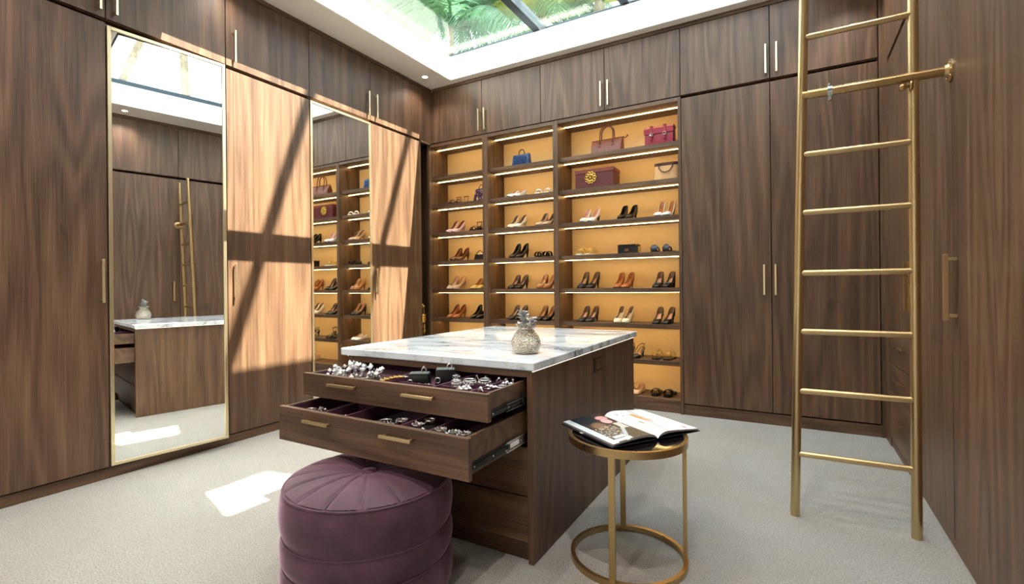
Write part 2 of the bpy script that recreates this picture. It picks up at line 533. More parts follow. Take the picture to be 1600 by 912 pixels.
unit('mirrored_wardrobe', 'narrow brass-framed mirror door reflecting the lit shoe shelves', 'mirror door', 'x', XL, -1, L2, L3, ZT0, GAP0, mirror=True)
t = unit('wardrobe', 'sunlit walnut wardrobe door beside the dark gap in the room corner', 'wardrobe', 'x', XL, -1, L3, L4, ZT0, GAP0, (3.752, 1.12, 1.40))
bm = B(); box(bm, XL - 0.5, XL + 0.0, L4 - 0.001, L4 + 0.018, 0.0, GAP1 - 0.001, 0.001); t.add('end_panel', bm, WOOD_Z)
# left wall, overhead
H0, H1 = 2.965, 3.215
unit('overhead_cabinet', 'overhead walnut cabinet above the wardrobe beside the first mirror', 'cabinet', 'x', XL, -1, 0.60, L0, GAP1, ZU1, (1.402, H0, H1))
unit('overhead_cabinet', 'overhead walnut cabinet above the mirror that shows the ladder', 'cabinet', 'x', XL, -1, L0, L1, GAP1, ZU1, (1.488, H0, H1))
unit('overhead_cabinet', 'overhead walnut cabinet above the sunlit door between the mirrors', 'cabinet', 'x', XL, -1, L1, L2, GAP1, ZU1, (2.262, H0, H1))
unit('overhead_cabinet', 'overhead walnut cabinet above the mirror that shows the shoe shelves', 'cabinet', 'x', XL, -1, L2, L3, GAP1, ZU1, (3.690 - 0.03, H0, H1))
t = unit('overhead_cabinet', 'overhead walnut cabinet in the room corner beside the shelf wall', 'cabinet', 'x', XL, -1, L3, YB - 0.001, GAP1, ZU1, (3.772, H0, H1))
bm = B(); box(bm, XL - 0.012, XL - 0.002, L4 + 0.03, YB - 0.005, GAP1 - 0.022, GAP1 + 0.002); t.add('pelmet', bm, BRASS_PALE)
# back wall, overhead
BX = (-3.823, -3.053, -2.308, -1.602, -0.880, -0.152, 0.586)
lab = ('overhead walnut cabinet above the narrow shoe shelves in the corner', 'overhead walnut cabinet above the shelf with the blue bag',
       'overhead walnut cabinet above the shelf with the brown tote', 'overhead walnut cabinet above the shelf with the crimson satchel',
       'overhead walnut cabinet above the plain wardrobe next to the shoe shelves', 'overhead walnut cabinet above the wardrobe behind the ladder')
hx = (-3.086, -3.008, -1.630 - 0.005, -1.562, -0.182, -0.101)
for k in range(6):
    z0 = 2.925
    unit('overhead_cabinet', lab[k], 'cabinet', 'y', YB, 1, BX[k], BX[k + 1], z0, ZU1, (hx[k], 2.965, 3.212))
# back wall, tall
unit('wardrobe', 'tall walnut wardrobe next to the lit shoe shelves', 'wardrobe', 'y', YB, 1, -0.876, -0.152, 0.100, 2.902, (-0.208, 1.10, 1.357))
unit('wardrobe', 'tall walnut wardrobe on the shelf wall, partly behind the ladder', 'wardrobe', 'y', YB, 1, -0.152, 0.586, 0.100, 2.902, (-0.123, 1.10, 1.357))
# right wall
unit('wardrobe', 'walnut wardrobe beside the ladder with the large square brass pull', 'wardrobe', 'x', XR, 1, 1.985, 2.852, 0.05, 2.80, (2.775, 1.03, 1.315), brass=BRASS, hw=0.020, proud=0.050)
unit('wardrobe', 'walnut wardrobe directly behind the ladder on its wall rail side', 'wardrobe', 'x', XR, 1, 2.852, 3.610, 0.05, 2.80, (3.548, 1.03, 1.315), brass=BRASS_DEEP, hw=0.018, proud=0.045)
unit('wardrobe', 'walnut wardrobe in the far corner with three small brass drawer pulls', 'wardrobe', 'x', XR, 1, 3.610, 4.480, 0.05, 2.80, (3.672, 1.03, 1.315), brass=BRASS_DEEP, hw=0.018, proud=0.045,
     drawers=[(0.06, 0.42, 3.90, 4.06, 0.285), (0.42, 0.62, 3.90, 4.06, 0.54), (0.62, 0.86, 3.90, 4.06, 0.765)])
bm = B(); box(bm, XR, XR + 0.03, 4.481, YB, 0.0, 3.548); struct('trim_7', bm, WOOD_Z)
for a, b, w in ((3.610, 4.480, 'in the far corner above the drawers'), (2.852, 3.610, 'above the ladder rail'), (1.985, 2.852, 'above the wardrobe with the large pull')):
    unit('overhead_cabinet', 'overhead walnut cabinet ' + w, 'cabinet', 'x', XR, 1, a, b, 2.83, ZU1, ((b - 0.05) if a < 3 and a > 2.5 else a + 0.06, 2.97, 3.21), brass=BRASS_PALE)
bm = B(); box(bm, XR, XR + 0.5, -1.2, 1.983, 0.05, 3.548); struct('trim_8', bm, WOOD_Z)
bm = B(); box(bm, XL - 0.5, XL, -1.2, 0.598, 0.066, 3.548); struct('trim_9', bm, WOOD_Z)

# ------------------------------------------------------------------ display shelves on the back wall
SHZ = (2.532, 2.190, 1.847, 1.507, 1.165, 0.818, 0.475)   # shelf tops
SH_T = 0.042
SY0, SY1 = 4.725, 5.055
def shelves(label, xa, xb, xc, xd):
    """xa..xb and xc..xd are the two upright panels."""
    t = Thing('display_shelves', label, 'shelves', ((xa + xd) / 2, YB, 0), world=True)
    for p, q in ((xa, xb), (xc, xd)):
        bm = B(); box(bm, p, q, YB - 0.003, 5.08, 0, 2.918, 0.001); t.add('side_panel', bm, WOOD_Z)
    bm = B(); box(bm, xb, xc, 5.055, 5.08, 0.06, 2.90); t.add('back_panel', bm, BACK_PANEL)
    bm = B(); box(bm, xb, xc, YB + 0.004, 5.055, 2.884, 2.920, 0.001); t.add('top_panel', bm, WOOD_X)
    bm = B(); box(bm, xb, xc, YB + 0.02, 5.055, 0.085, 0.123, 0.001); t.add('bottom_shelf', bm, WOOD_X)
    bm = B(); box(bm, xb, xc, YB + 0.024, YB + 0.05, 0.0, 0.085); t.add('kickboard', bm, WOOD_X)
    for z in SHZ:
        bm = B(); box(bm, xb, xc, SY0, SY1, z - SH_T, z, 0.0012); s = t.add('shelf', bm, WOOD_X)
    for z in (2.884,) + tuple(z - SH_T for z in SHZ):
        bm = B(); box(bm, xb + 0.003, xc - 0.001, 4.848, 4.862, z - 0.004, z - 0.0005); t.add('led_strip', bm, LED)
    return t
shelves('narrow lit walnut shoe shelves in the corner by the dark gap', -3.855, -3.822, -3.053, -3.0195)
shelves('lit walnut shoe shelves with the blue bag, between the other two shelf units', -3.0185, -2.985, -2.170, -2.1430)
shelves('wide lit walnut shelves with the crimson satchel beside the plain wardrobe', -2.1420, -2.115, -0.905, -0.877)

# ------------------------------------------------------------------ recessed ceiling lamps: two known, the rest added as fill light
DL = 70
def downlight(x, y, label, watts=None):
    t = Thing('downlight', label, 'ceiling lamp', (x, y, ZC - 0.004))
    bm = B(); lathe(bm, [(0.030, 0.004), (0.032, -0.001), (0.046, -0.003), (0.048, 0.003)], 28); t.add('rim', bm, WHITE_GLOSS, smooth=40)
    bm = B(); lathe(bm, [(0.0, 0.001), (0.030, 0.001)], 28); t.add('lens', bm, LAMP)
    sd = bpy.data.lights.new('downlight_beam', 'SPOT'); sd.energy = watts or DL; sd.spot_size = 2.2; sd.spot_blend = 0.8; sd.color = (1, 0.91, 0.80); sd.shadow_soft_size = 0.03
    so = bpy.data.objects.new('downlight_beam', sd); COL.objects.link(so); so.parent = t.o; so.location = (0, 0, -0.01)
downlight(-3.607, 4.363, 'small round recessed lamp in the ceiling corner above the sunlit wardrobe', 14)
downlight(0.40, 4.28, 'small round recessed lamp in the ceiling above the ladder corner', 20)
for x, y, w in ((-3.60, 2.2, 'above the sunlit door between the mirrors'), (0.40, 2.2, 'above the large square brass pull'), (-3.0, 0.9, 'behind the skylight on the mirror side'), (-1.65, 0.9, 'behind the skylight over the ottoman'), (-0.3, 0.9, 'behind the skylight above the camera'), (-2.3, -0.4, 'in the rear ceiling on the mirror side'), (-0.8, -0.4, 'in the rear ceiling behind the camera')):
    downlight(x, y, 'recessed lamp added as fill light ' + w, 12 if x < -3.5 else (25 if x > 0.3 else None))  # extra lamps, added to brighten the cabinet and drawer fronts

# ------------------------------------------------------------------ island
IX0, IX1, IY0, IY1 = -2.09, -0.971, 1.862, 3.40
def island():
    t = Thing('island_cabinet', 'walnut island with two open jewellery drawers under a white marble top', 'island', ((IX0 + IX1) / 2, (IY0 + IY1) / 2, 0), world=True)
    th = 0.026
    bm = B(); box(bm, IX1 - th, IX1, IY0, IY1, 0.0, 0.834, 0.0015); sr = t.add('side_panel', bm, WOOD_Z)
    bm = B(); box(bm, IX0, IX0 + th, IY0, IY1, 0.0, 0.834, 0.0015); sl = t.add('side_panel', bm, WOOD_Z)
    bm = B(); box(bm, IX0 + th, IX1 - th, IY1 - 0.02, IY1, 0.0, 0.834, 0.001); t.add('back_panel', bm, WOOD_X)
    bm = B(); box(bm, IX0 + th, IX1 - th, IY0 + 0.002, IY0 + 0.05, 0.803, 0.834, 0.001); t.add('top_rail', bm, WOOD_X)
    bm = B(); box(bm, IX0 + th, IX1 - th, IY0 + 0.03, IY0 + 0.05, 0.0, 0.088, 0.001); t.add('kickboard', bm, WOOD_X)
    bm = B(); box(bm, IX0 + th, IX1 - th, 2.55, 2.57, 0.05, 0.80); t.add('divider_panel', bm, WOOD_X)
    # light strips under the overhanging marble, switch plate, brass plate
    bm = B(); box(bm, IX1 - 0.004, IX1 + 0.004, IY0 + 0.002, IY1, 0.8295, 0.8335); t.add('led_strip', bm, LED_COOL)
    bm = B(); box(bm, IX0 - 0.004, IX0 + 0.004, IY0 + 0.002, IY1, 0.8295, 0.8335); t.add('led_strip', bm, LED_COOL)
    bm = B(); box(bm, IX1, IX1 + 0.004, 2.61, 2.745, 0.708, 0.790, 0.001)
    sp = t.add('socket_plate', bm, simple('bronze_plate', lin(58, 42, 34), 0.35, 0.5))
    bm = B(); box(bm, IX1 + 0.003, IX1 + 0.006, 2.63, 2.725, 0.722, 0.776, 0.001); t.add('socket_cover', bm, WOOD_X, sp)
    bm = B(); box(bm, IX0 - 0.005, IX0, 2.93, 3.06, 0.70, 0.765, 0.001); t.add('brass_plate', bm, BRASS)
    # closed drawers
    da, db = IX0 + th + 0.003, IX1 - th - 0.003
    for z0, z1 in ((0.291, 0.500), (0.090, 0.285)):
        bm = B(); box(bm, da, db, IY0 + 0.004, IY0 + 0.024, z0, z1, 0.0015); t.add('drawer', bm, WOOD_X)
    # open drawers
    def drawer(yf, z0, z1, depth, lift, dividers, cross, hz, hxs):
        d_bm = B()
        box(d_bm, da, db, yf, yf + 0.022, z0, z1, 0.0015)
        xa, xb = da + 0.016, db - 0.016
        box(d_bm, xa, xa + 0.013, yf + 0.022, yf + depth, z0 + 0.012, z1 - 0.002, 0.001)
        box(d_bm, xb - 0.013, xb, yf + 0.022, yf + depth, z0 + 0.012, z1 - 0.002, 0.001)
        box(d_bm, xa + 0.013, xb - 0.013, yf + depth - 0.013, yf + depth, z0 + 0.012, z1 - 0.002)
        box(d_bm, xa + 0.013, xb - 0.013, yf + 0.022, yf + depth - 0.013, z0 + 0.012, z0 + 0.022)
        d = t.add('drawer', d_bm, WOOD_X)
        ia, ib, ya, yb = xa + 0.0135, xb - 0.0135, yf + 0.0225, yf + depth - 0.0135
        bm = B()
        zf = z0 + lift
        box(bm, ia, ib, ya, yb, z0 + 0.0225, zf)
        zt = z1 - 0.006
        box(bm, ia, ia + 0.003, ya, yb, zf, zt); box(bm, ib - 0.003, ib, ya, yb, zf, zt)
        box(bm, ia + 0.003, ib - 0.003, ya, ya + 0.003, zf, zt); box(bm, ia + 0.003, ib - 0.003, yb - 0.003, yb, zf, zt)
        t.add('lining', bm, LINING, d)
        for x in dividers:
            bm = B(); box(bm, x - 0.003, x + 0.003, ya + 0.003, yb - 0.003, zf, zt - 0.001, 0.0008); t.add('divider', bm, LINING, d)
        for x0, x1, y in cross:
            bm = B(); box(bm, x0 + 0.003, x1 - 0.003, y - 0.0025, y + 0.0025, zf, zt - 0.006, 0.0008); t.add('divider', bm, LINING, d)
        for hx0, hx1 in hxs:
            bm = B(); box(bm, hx0, hx1, yf - 0.030, yf - 0.016, hz - 0.006, hz + 0.006, 0.001)
            for xx in (hx0 + 0.014, hx1 - 0.014): box(bm, xx - 0.005, xx + 0.005, yf - 0.016, yf, hz - 0.005, hz + 0.005)
            t.add('handle', bm, BRASS, d)
        return d, xb
    d, xb = drawer(1.558, 0.682, 0.790, 0.46, 0.064, (-1.605, -1.305, -1.115), ((-1.605, -1.305, 1.655), (-1.305, -1.115, 1.665), (-1.115, -1.03, 1.66), (-1.305, -1.115, 1.77), (-1.115, -1.03, 1.74), (-1.46, -1.42, 1.61)),
                   0.753, ((-1.865, -1.690), (-1.412, -1.246)))
    # upper slide: dark channel with a pivot pin and rear bracket
    bm = B(); box(bm, xb + 0.001, xb + 0.006, 1.582, 2.02, 0.692, 0.722, 0.001); box(bm, xb + 0.006, xb + 0.010, 1.582, 2.02, 0.700, 0.714, 0.001); sl_ = t.add('drawer_slide', bm, DARK_METAL, d)
    bm = B(); box(bm, xb + 0.006, xb + 0.013, 1.70, 1.90, 0.690, 0.697, 0.001); box(bm, xb + 0.006, xb + 0.013, 1.70, 1.90, 0.717, 0.724, 0.001); box(bm, xb + 0.003, xb + 0.014, 1.835, 1.85, 0.688, 0.742, 0.001)
    for y in (1.60, 1.72):
        b2 = B(); ball(b2, (xb + 0.0105, y, 0.707), 0.004, 8, 5); t.add('screw', b2, CHROME, d, smooth=180)
    t.add('slide_rail', bm, simple('gunmetal', lin(72, 78, 76), 0.3, 0.9), d)
    d, xb = drawer(1.427, 0.505, 0.659, 0.52, 0.085, (-1.80, -1.665, -1.355, -1.21), ((-1.80, -1.665, 1.66), (-1.355, -1.21, 1.64)), 0.618, ((-1.866, -1.705), (-1.408, -1.248)))
    bm = B(); box(bm, xb + 0.001, xb + 0.006, 1.45, 1.92, 0.530, 0.562, 0.001); box(bm, xb + 0.006, xb + 0.010, 1.45, 1.80, 0.538, 0.554, 0.001)
    t.add('drawer_slide', bm, DARK_METAL, d)
    bm = B()
    box(bm, xb + 0.006, xb + 0.012, 1.70, 1.92, 0.524, 0.531, 0.001); box(bm, xb + 0.006, xb + 0.012, 1.70, 1.92, 0.561, 0.568, 0.001)
    box(bm, xb + 0.005, xb + 0.008, 1.695, 1.90, 0.531, 0.561)
    for y in (1.47, 1.60, 1.82):
        b2 = B(); ball(b2, (xb + 0.0105, y, 0.546), 0.004, 8, 5); t.add('screw', b2, CHROME, d, smooth=180)
    t.add('slide_rail', bm, CHROME, d)
    bm = B(); box(bm, xb + 0.009, xb + 0.013, 1.73, 1.80, 0.538, 0.555, 0.001); t.add('slide_label', bm, WHITE_GLOSS, d)
    bm = B(); box(bm, xb + 0.009, xb + 0.014, 1.703, 1.725, 0.536, 0.557, 0.003); t.add('slide_catch', bm, BLACK, d)
    return t
island()
bm = B(); box(bm, -2.135, -0.955, 1.850, 3.435, 0.8345, 0.872, 0.004)
wt = put('marble_worktop', mesh_of('marble_worktop', bm, MARBLE)); tag(wt, 'white marble worktop with grey veins lying on the walnut island', 'worktop')

# ------------------------------------------------------------------ ottoman
def ottoman():
    t = Thing('ottoman', 'round plum velvet ottoman with tufted top under the open drawers', 'ottoman', (-1.505, 1.442, 0))
    R = 0.322
    def band(z0, z1, r, bulge, n=7):
        return [(r + bulge * math.sin(PI * (i / n)) ** 0.7, z0 + (z1 - z0) * i / n) for i in range(n + 1)]
    bm = B()
    prof = [(0.0, 0.004), (R - 0.02, 0.004)] + band(0.012, 0.152, R, 0.014) + band(0.152, 0.262, R + 0.001, 0.013)[1:] + band(0.262, 0.425, R + 0.001, 0.014)[1:] + [(R - 0.02, 0.432), (0, 0.432)]
    lathe(bm, prof, 96); t.add('body', bm, VELVET, smooth=50)
    for z in (0.262, 0.152):
        bm = B(); tube(bm, circ((0, 0, z), R + 0.0035, 96), 0.0028, 6, closed=True); t.add('seam', bm, VELVET, smooth=180)
    bm = B(); tube(bm, circ((0, 0, 0.428), R - 0.002, 96), 0.0055, 8, closed=True); t.add('piping', bm, VELVET, smooth=180)
    # pleated top cushion
    bm = B(); nr, na, npan = 16, 180, 15
    rows = []
    for i in range(nr + 1):
        q = i / nr; r = (R - 0.006) * (1 - q)
        row = []
        for k in range(na):
            a = 2 * PI * k / na
            ph = (a * npan / (2 * PI)) % 1.0
            d = min(ph, 1 - ph)
            groove = math.exp(-(d / 0.075) ** 2) * 0.010 * math.sin(PI * min(1, q * 1.15 + 0.05)) ** 0.5 * min(1, r / 0.05)
            dome = 0.034 * math.sin(PI * min(1.0, (1 - r / R) * 1.0)) ** 0.6 + 0.006 * q
            wr = 0.0022 * math.sin(a * 90 + 3 * math.sin(a * 7)) * max(0, 1 - q * 4.5)
            row.append(bm.verts.new((r * math.cos(a), r * math.sin(a), 0.429 + dome - groove + wr)) if i < nr else None)
        rows.append(row)
    for a, b in zip(rows[:-1], rows[1:-1]):
        for k in range(na): bm.faces.new((a[k], a[(k + 1) % na], b[(k + 1) % na], b[k]))
    bm.faces.new(rows[-2])
    cu = t.add('cushion_top', bm, VELVET, smooth=180)
    for k in range(npan):
        a = 2 * PI * k / npan
        pts = []
        for i in range(11):
            r = 0.03 + (R - 0.04) * i / 10
            dm = 0.034 * math.sin(PI * (1 - r / R)) ** 0.6 + 0.006 * (1 - r / R)
            pts.append((r * math.cos(a), r * math.sin(a), 0.429 + dm - 0.0075 * math.sin(PI * min(1, (1 - r / R) * 1.15 + 0.05)) ** 0.5))
        bm = B(); tube(bm, pts, 0.0016, 5); t.add('pleat_cord', bm, VELVET, cu, smooth=180)
    bm = B(); lathe(bm, [(0.0, 0.458), (0.030, 0.456), (0.034, 0.449), (0.030, 0.440), (0, 0.438)], 28); t.add('button', bm, velvet('plum_button', lin(52, 26, 44), lin(66, 36, 58)), smooth=60)
ottoman()

# ------------------------------------------------------------------ side table
def side_table():
    cx, cy, r = -0.640, 2.125, 0.245
    t = Thing('side_table', 'round side table with antique brass frame and black top beside the island', 'table', (cx, cy, 0))
    def ring(z0, z1, ra, rb, n=72):
        bm = B(); lathe(bm, [(ra, z0), (rb, z0), (rb, z1), (ra, z1), (ra, z0)], n); return bm
    t.add('base_ring', ring(0.0, 0.024, r - 0.012, r + 0.006), BRASS_DEEP, smooth=40)
    t.add('top_rim', ring(0.516, 0.546, r - 0.006, r + 0.010), BRASS_DEEP, smooth=40)
    bm = B(); lathe(bm, [(0, 0.528), (r - 0.007, 0.528), (r - 0.007, 0.541), (0, 0.541)], 72)
    t.add('table_top', bm, simple('black_glass', lin(12, 10, 10), 0.05), smooth=40)
    for a in (-88, 112, 14):
        a = math.radians(a); px, py = (r - 0.006) * math.cos(a), (r - 0.006) * math.sin(a)
        bm = B(); box(bm, -0.008, 0.008, -0.013, 0.013, 0.003, 0.518, 0.001)
        bmesh.ops.rotate(bm, verts=bm.verts, cent=(0, 0, 0), matrix=Matrix.Rotation(a, 3, 'Z'))
        bmesh.ops.translate(bm, verts=bm.verts, vec=(px, py, 0))
        t.add('leg', bm, BRASS_DEEP)
side_table()

# ------------------------------------------------------------------ open magazine
def paint(name, base, layers, rough=0.35, coord='UV'):
    """Flat print: layers of (kind, params, colour) over a base colour in the page's own UV."""
    m = Mat(name); m.set(Roughness=rough)
    tc = m.node('ShaderNodeTexCoord'); sp = m.node('ShaderNodeSeparateXYZ'); m.l.new(tc.outputs[coord], sp.inputs[0])
    u, v = sp.outputs[0], sp.outputs[1]
    c = base
    for kind, p, colr in layers:
        if kind == 'rect':
            u0, u1, v0, v1 = p
            f = m.math('MULTIPLY', m.math('MULTIPLY', m.math('GREATER_THAN', u, u0), m.math('LESS_THAN', u, u1)),
                       m.math('MULTIPLY', m.math('GREATER_THAN', v, v0), m.math('LESS_THAN', v, v1)))
        elif kind == 'ell':
            cu, cv, ru, rv, soft = p
            du = m.math('DIVIDE', m.math('SUBTRACT', u, cu), ru); dv = m.math('DIVIDE', m.math('SUBTRACT', v, cv), rv)
            d = m.math('ADD', m.math('MULTIPLY', du, du), m.math('MULTIPLY', dv, dv))
            f = m.math('DIVIDE', m.math('SUBTRACT', 1.0, d), soft, True)
        elif kind == 'spark':
            u0, u1, v0, v1, sc, th = p
            n = m.noise(tc.outputs[coord], sc, 3, 0.7)
            f = m.math('GREATER_THAN', n, th)
            f = m.math('MULTIPLY', f, m.math('MULTIPLY', m.math('MULTIPLY', m.math('GREATER_THAN', u, u0), m.math('LESS_THAN', u, u1)),
                       m.math('MULTIPLY', m.math('GREATER_THAN', v, v0), m.math('LESS_THAN', v, v1))))
        elif kind == 'band':      # slanted band a*u + b*v between lo and hi
            a, b, lo, hi = p
            s = m.math('ADD', m.math('MULTIPLY', u, a), m.math('MULTIPLY', v, b))
            f = m.math('MULTIPLY', m.math('GREATER_THAN', s, lo), m.math('LESS_THAN', s, hi))
        c = m.mix(f, c, colr)
    m.col(c)
    return m.m

def magazine():
    ang = math.atan2(0.226, -0.334)
    t = Thing('magazine', 'open glossy magazine lying across the black-topped side table', 'magazine', (-0.655, 2.205, 0.5465), ang - PI / 2)
    # local: y along the spine (away from the camera), x < 0 the page turned to the island
    HL, W = 0.188, 0.232
    white = lin(232, 234, 238)
    # u: 0 = spine, 1 = outer edge; v: 0 = edge facing the camera, 1 = far edge
    left = paint('page_photo', lin(62, 46, 38), [
        ('rect', (0.0, 0.9, 0.0, 0.42), lin(74, 68, 60)), ('ell', (0.72, 0.86, 0.34, 0.22, 0.5), lin(24, 34, 42)),
        ('ell', (0.30, 0.80, 0.14, 0.09, 0.4), lin(222, 158, 160)), ('ell', (0.34, 0.66, 0.11, 0.10, 0.4), lin(232, 178, 180)),
        ('ell', (0.62, 0.56, 0.16, 0.16, 0.6), lin(128, 100, 78)),
        ('spark', (0.40, 0.86, 0.18, 0.52, 26.0, 0.55), lin(214, 206, 190)), ('spark', (0.40, 0.86, 0.18, 0.52, 38.0, 0.60), lin(22, 22, 24)),
        ('band', (1.0, 0.9, 0.62, 0.70), lin(178, 186, 196)), ('rect', (0.18, 0.34, 0.34, 0.55), lin(206, 198, 186)),
        ('rect', (0.52, 0.86, 0.03, 0.10), lin(222, 228, 232)), ('rect', (0.56, 0.80, 0.12, 0.19), lin(206, 216, 220)),
        ('rect', (0.86, 1.0, 0.0, 1.0), lin(214, 224, 234)), ('rect', (0.90, 0.915, 0.0, 1.0), lin(186, 198, 210)),
        ('rect', (0.0, 0.12, 0.0, 1.0), lin(150, 112, 76)), ('rect', (0.035, 0.05, 0.0, 1.0), lin(92, 62, 44)), ('rect', (0.085, 0.10, 0.0, 1.0), lin(196, 158, 112))])
    right = paint('page_text', white, [
        ('spark', (0.06, 0.34, 0.62, 0.94, 17.0, 0.60), lin(26, 34, 44)),
        ('band', (-1.4, 0.55, -0.42, -0.24), lin(196, 200, 212)),
        ('ell', (0.42, 0.62, 0.10, 0.20, 0.4), lin(196, 150, 98)), ('ell', (0.48, 0.50, 0.06, 0.10, 0.5), lin(214, 170, 150)),
        ('ell', (0.20, 0.42, 0.02, 0.07, 0.3), lin(120, 92, 84)), ('ell', (0.80, 0.10, 0.05, 0.05, 0.5), lin(190, 150, 160)),
        ('ell', (0.72, 0.40, 0.12, 0.28, 0.9), lin(206, 210, 222))])
    grey = simple('page_edges', lin(150, 148, 150), 0.6)
    def top(d):      # height of the page surface above the table at distance d (0..1) from the spine
        return 0.004 + 0.034 * (1 - math.exp(-d * 9)) * (1 - 0.74 * d ** 0.8)
    def bot(d):
        return max(0.004 + 0.020 * (1 - math.exp(-d * 6)) * (1 - d) ** 0.7, 0.0035) if d > 0.02 else 0.002
    for sgn, mat, nm in ((-1, left, 'page_block'), (1, right, 'page_block')):
        bm = B(); uv = bm.loops.layers.uv.new('UVMap')
        n = 22
        rows = []
        for i in range(n + 1):
            d = (i / n) ** 1.5
            x = sgn * (0.0008 + d * W)
            rows.append((d, [bm.verts.new((x, -HL, top(d))), bm.verts.new((x, HL, top(d))), bm.verts.new((x, HL, bot(d))), bm.verts.new((x, -HL, bot(d)))]))
        for (da, a), (db, b) in zip(rows, rows[1:]):
            f = bm.faces.new((a[0], b[0], b[1], a[1])); f.material_index = 0
            for lp in f.loops:
                dd = da if lp.vert in a else db
                lp[uv].uv = (dd, 0.0 if lp.vert.co.y < 0 else 1.0)
            for p, q in ((1, 2), (2, 3), (3, 0)):
                bm.faces.new((a[p], b[p], b[q], a[q])).material_index = 1
        bm.faces.new(rows[-1][1]).material_index = 1
        bm.faces.new(list(reversed(rows[0][1]))).material_index = 1
        t.add(nm, bm, [mat, grey])
    cover = paint('magazine_cover', lin(26, 28, 34), [('rect', (-1, 1, 0.02, 0.04), lin(206, 212, 220))], coord='Object')
    bm = B()
    for sgn in (-1, 1):
        xs = sorted((sgn * 0.012, sgn * (W + 0.010)))
        box(bm, xs[0], xs[1], -HL - 0.004, HL + 0.004, 0.0, 0.0025, 0.0006)
    t.add('cover', bm, cover)
magazine()

# ------------------------------------------------------------------ silver vase
def vase():
    t = Thing('vase', 'hammered silver pouch vase with crinkled silver leaves on the marble', 'vase', (-1.127, 2.102, 0.872))
    m = Mat('hammered_silver'); m.set(Base_Color=lin(206, 196, 180), Metallic=1.0, Roughness=0.16)
    vo = m.node('ShaderNodeTexVoronoi'); vo.inputs['Scale'].default_value = 165.0
    tc = m.node('ShaderNodeTexCoord'); m.l.new(tc.outputs['Object'], vo.inputs['Vector'])
    m.bump(vo.outputs['Distance'], 1.0, 0.006)
    prof = [(0, 0.0), (0.050, 0.0), (0.058, 0.006), (0.068, 0.025), (0.0725, 0.045), (0.070, 0.065), (0.060, 0.088), (0.046, 0.106), (0.036, 0.116), (0.033, 0.122)]
    bm = B(); lathe(bm, prof, 56); t.add('body', bm, m.m, smooth=60)
    bm = B(); tube(bm, circ((0, 0, 0.121), 0.0345, 40), 0.0035, 8, closed=True); t.add('cord', bm, SILVER, smooth=180)
    bm = B(); rows = []
    for z, r, w in ((0.120, 0.032, 0.0), (0.128, 0.034, 0.004), (0.137, 0.040, 0.009), (0.141, 0.043, 0.011), (0.137, 0.039, 0.009), (0.126, 0.030, 0.003)):
        rows.append([((r + w * math.sin(k * 2 * PI * 9 / 72)) * math.cos(2 * PI * k / 72), (r + w * math.sin(k * 2 * PI * 9 / 72)) * math.sin(2 * PI * k / 72), z + 0.3 * w * math.cos(k * 2 * PI * 5 / 72)) for k in range(72)])
    loft(bm, rows, False, False); t.add('ruffle', bm, m.m, smooth=60)
    rg = random.Random(3)
    crink = Mat('crinkled_silver'); crink.set(Base_Color=lin(240, 241, 243), Metallic=1.0, Roughness=0.30)
    crink.bump(crink.noise(crink.coords(), 90.0, 4), 0.6, 0.006)
    stems = [(-0.014, 0.0, 0.205), (0.030, 0.006, 0.165), (-0.010, -0.008, 0.160), (-0.012, 0.010, 0.185)]
    for sx, sy, sz in stems:
        bm = B(); tube(bm, [(0, 0, 0.10), (sx * 0.4, sy * 0.4, 0.10 + (sz - 0.10) * 0.5), (sx, sy, sz)], 0.0022, 6); t.add('stem', bm, SILVER, smooth=180)
    for k in range(40):
        sx, sy, sz = stems[k % 4]
        base = Vector((sx, sy, sz - rg.random() * 0.05))
        a = rg.random() * 2 * PI; el = rg.uniform(-0.2, 1.0)
        d = Vector((math.cos(a) * math.cos(el), math.sin(a) * math.cos(el), math.sin(el)))
        s = d.cross(Vector((0, 0, 1))).normalized(); n = s.cross(d)
        L, Wd = rg.uniform(0.024, 0.040), rg.uniform(0.011, 0.018)
        bm = B(); g = []
        for i in range(6):
            q = i / 5
            w = Wd * math.sin(PI * min(1, q * 0.92 + 0.08)) ** 0.8
            c = base + d * (L * q) + n * (0.008 * math.sin(q * 3 + k))
            g.append([bm.verts.new(c + s * (w * e) + n * (abs(e) * 0.005 + rg.uniform(-0.002, 0.002))) for e in (-1, -0.4, 0.4, 1)])
        for p, q in zip(g, g[1:]):
            for e in range(3): bm.faces.new((p[e], p[e + 1], q[e + 1], q[e]))
        geo = bmesh.ops.solidify(bm, geom=bm.faces[:], thickness=0.0008)
        t.add('leaf', bm, crink.m, smooth=35)
vase()

# ------------------------------------------------------------------ ladder and its wall rail
LB = lambda z: 2.922 - 0.072 * z / 2.13            # y of the ladder plane at height z
LXL = lambda z: 0.000 + 0.061 * z / 2.6
LXR = lambda z: 0.494 - 0.010 * z / 2.6
def ladder():
    t = Thing('ladder', 'tall brass ladder with round rungs leaning on the wall rail', 'ladder', (0.247, 2.922, 0), world=True)
    for fx in (LXL, LXR):
        bm = B(); tube(bm, [(fx(z), LB(z), z) for z in (0.0, 0.9, 1.8, 2.72)], 0.0215, 20)
        st = t.add('stile', bm, BRASS, smooth=50)
        bm = B(); ball(bm, (fx(2.72), LB(2.72), 2.72), 0.0215, 16, 8, 0.5); t.add('end_cap', bm, BRASS, st, smooth=180)
    for z in (0.325, 0.650, 0.953, 1.248, 1.550, 1.838, 2.412):
        bm = B(); tube(bm, [(LXL(z), LB(z) - 0.004, z), (LXR(z), LB(z) - 0.004, z)], 0.0145, 16); t.add('rung', bm, BRASS, smooth=50)
ladder()
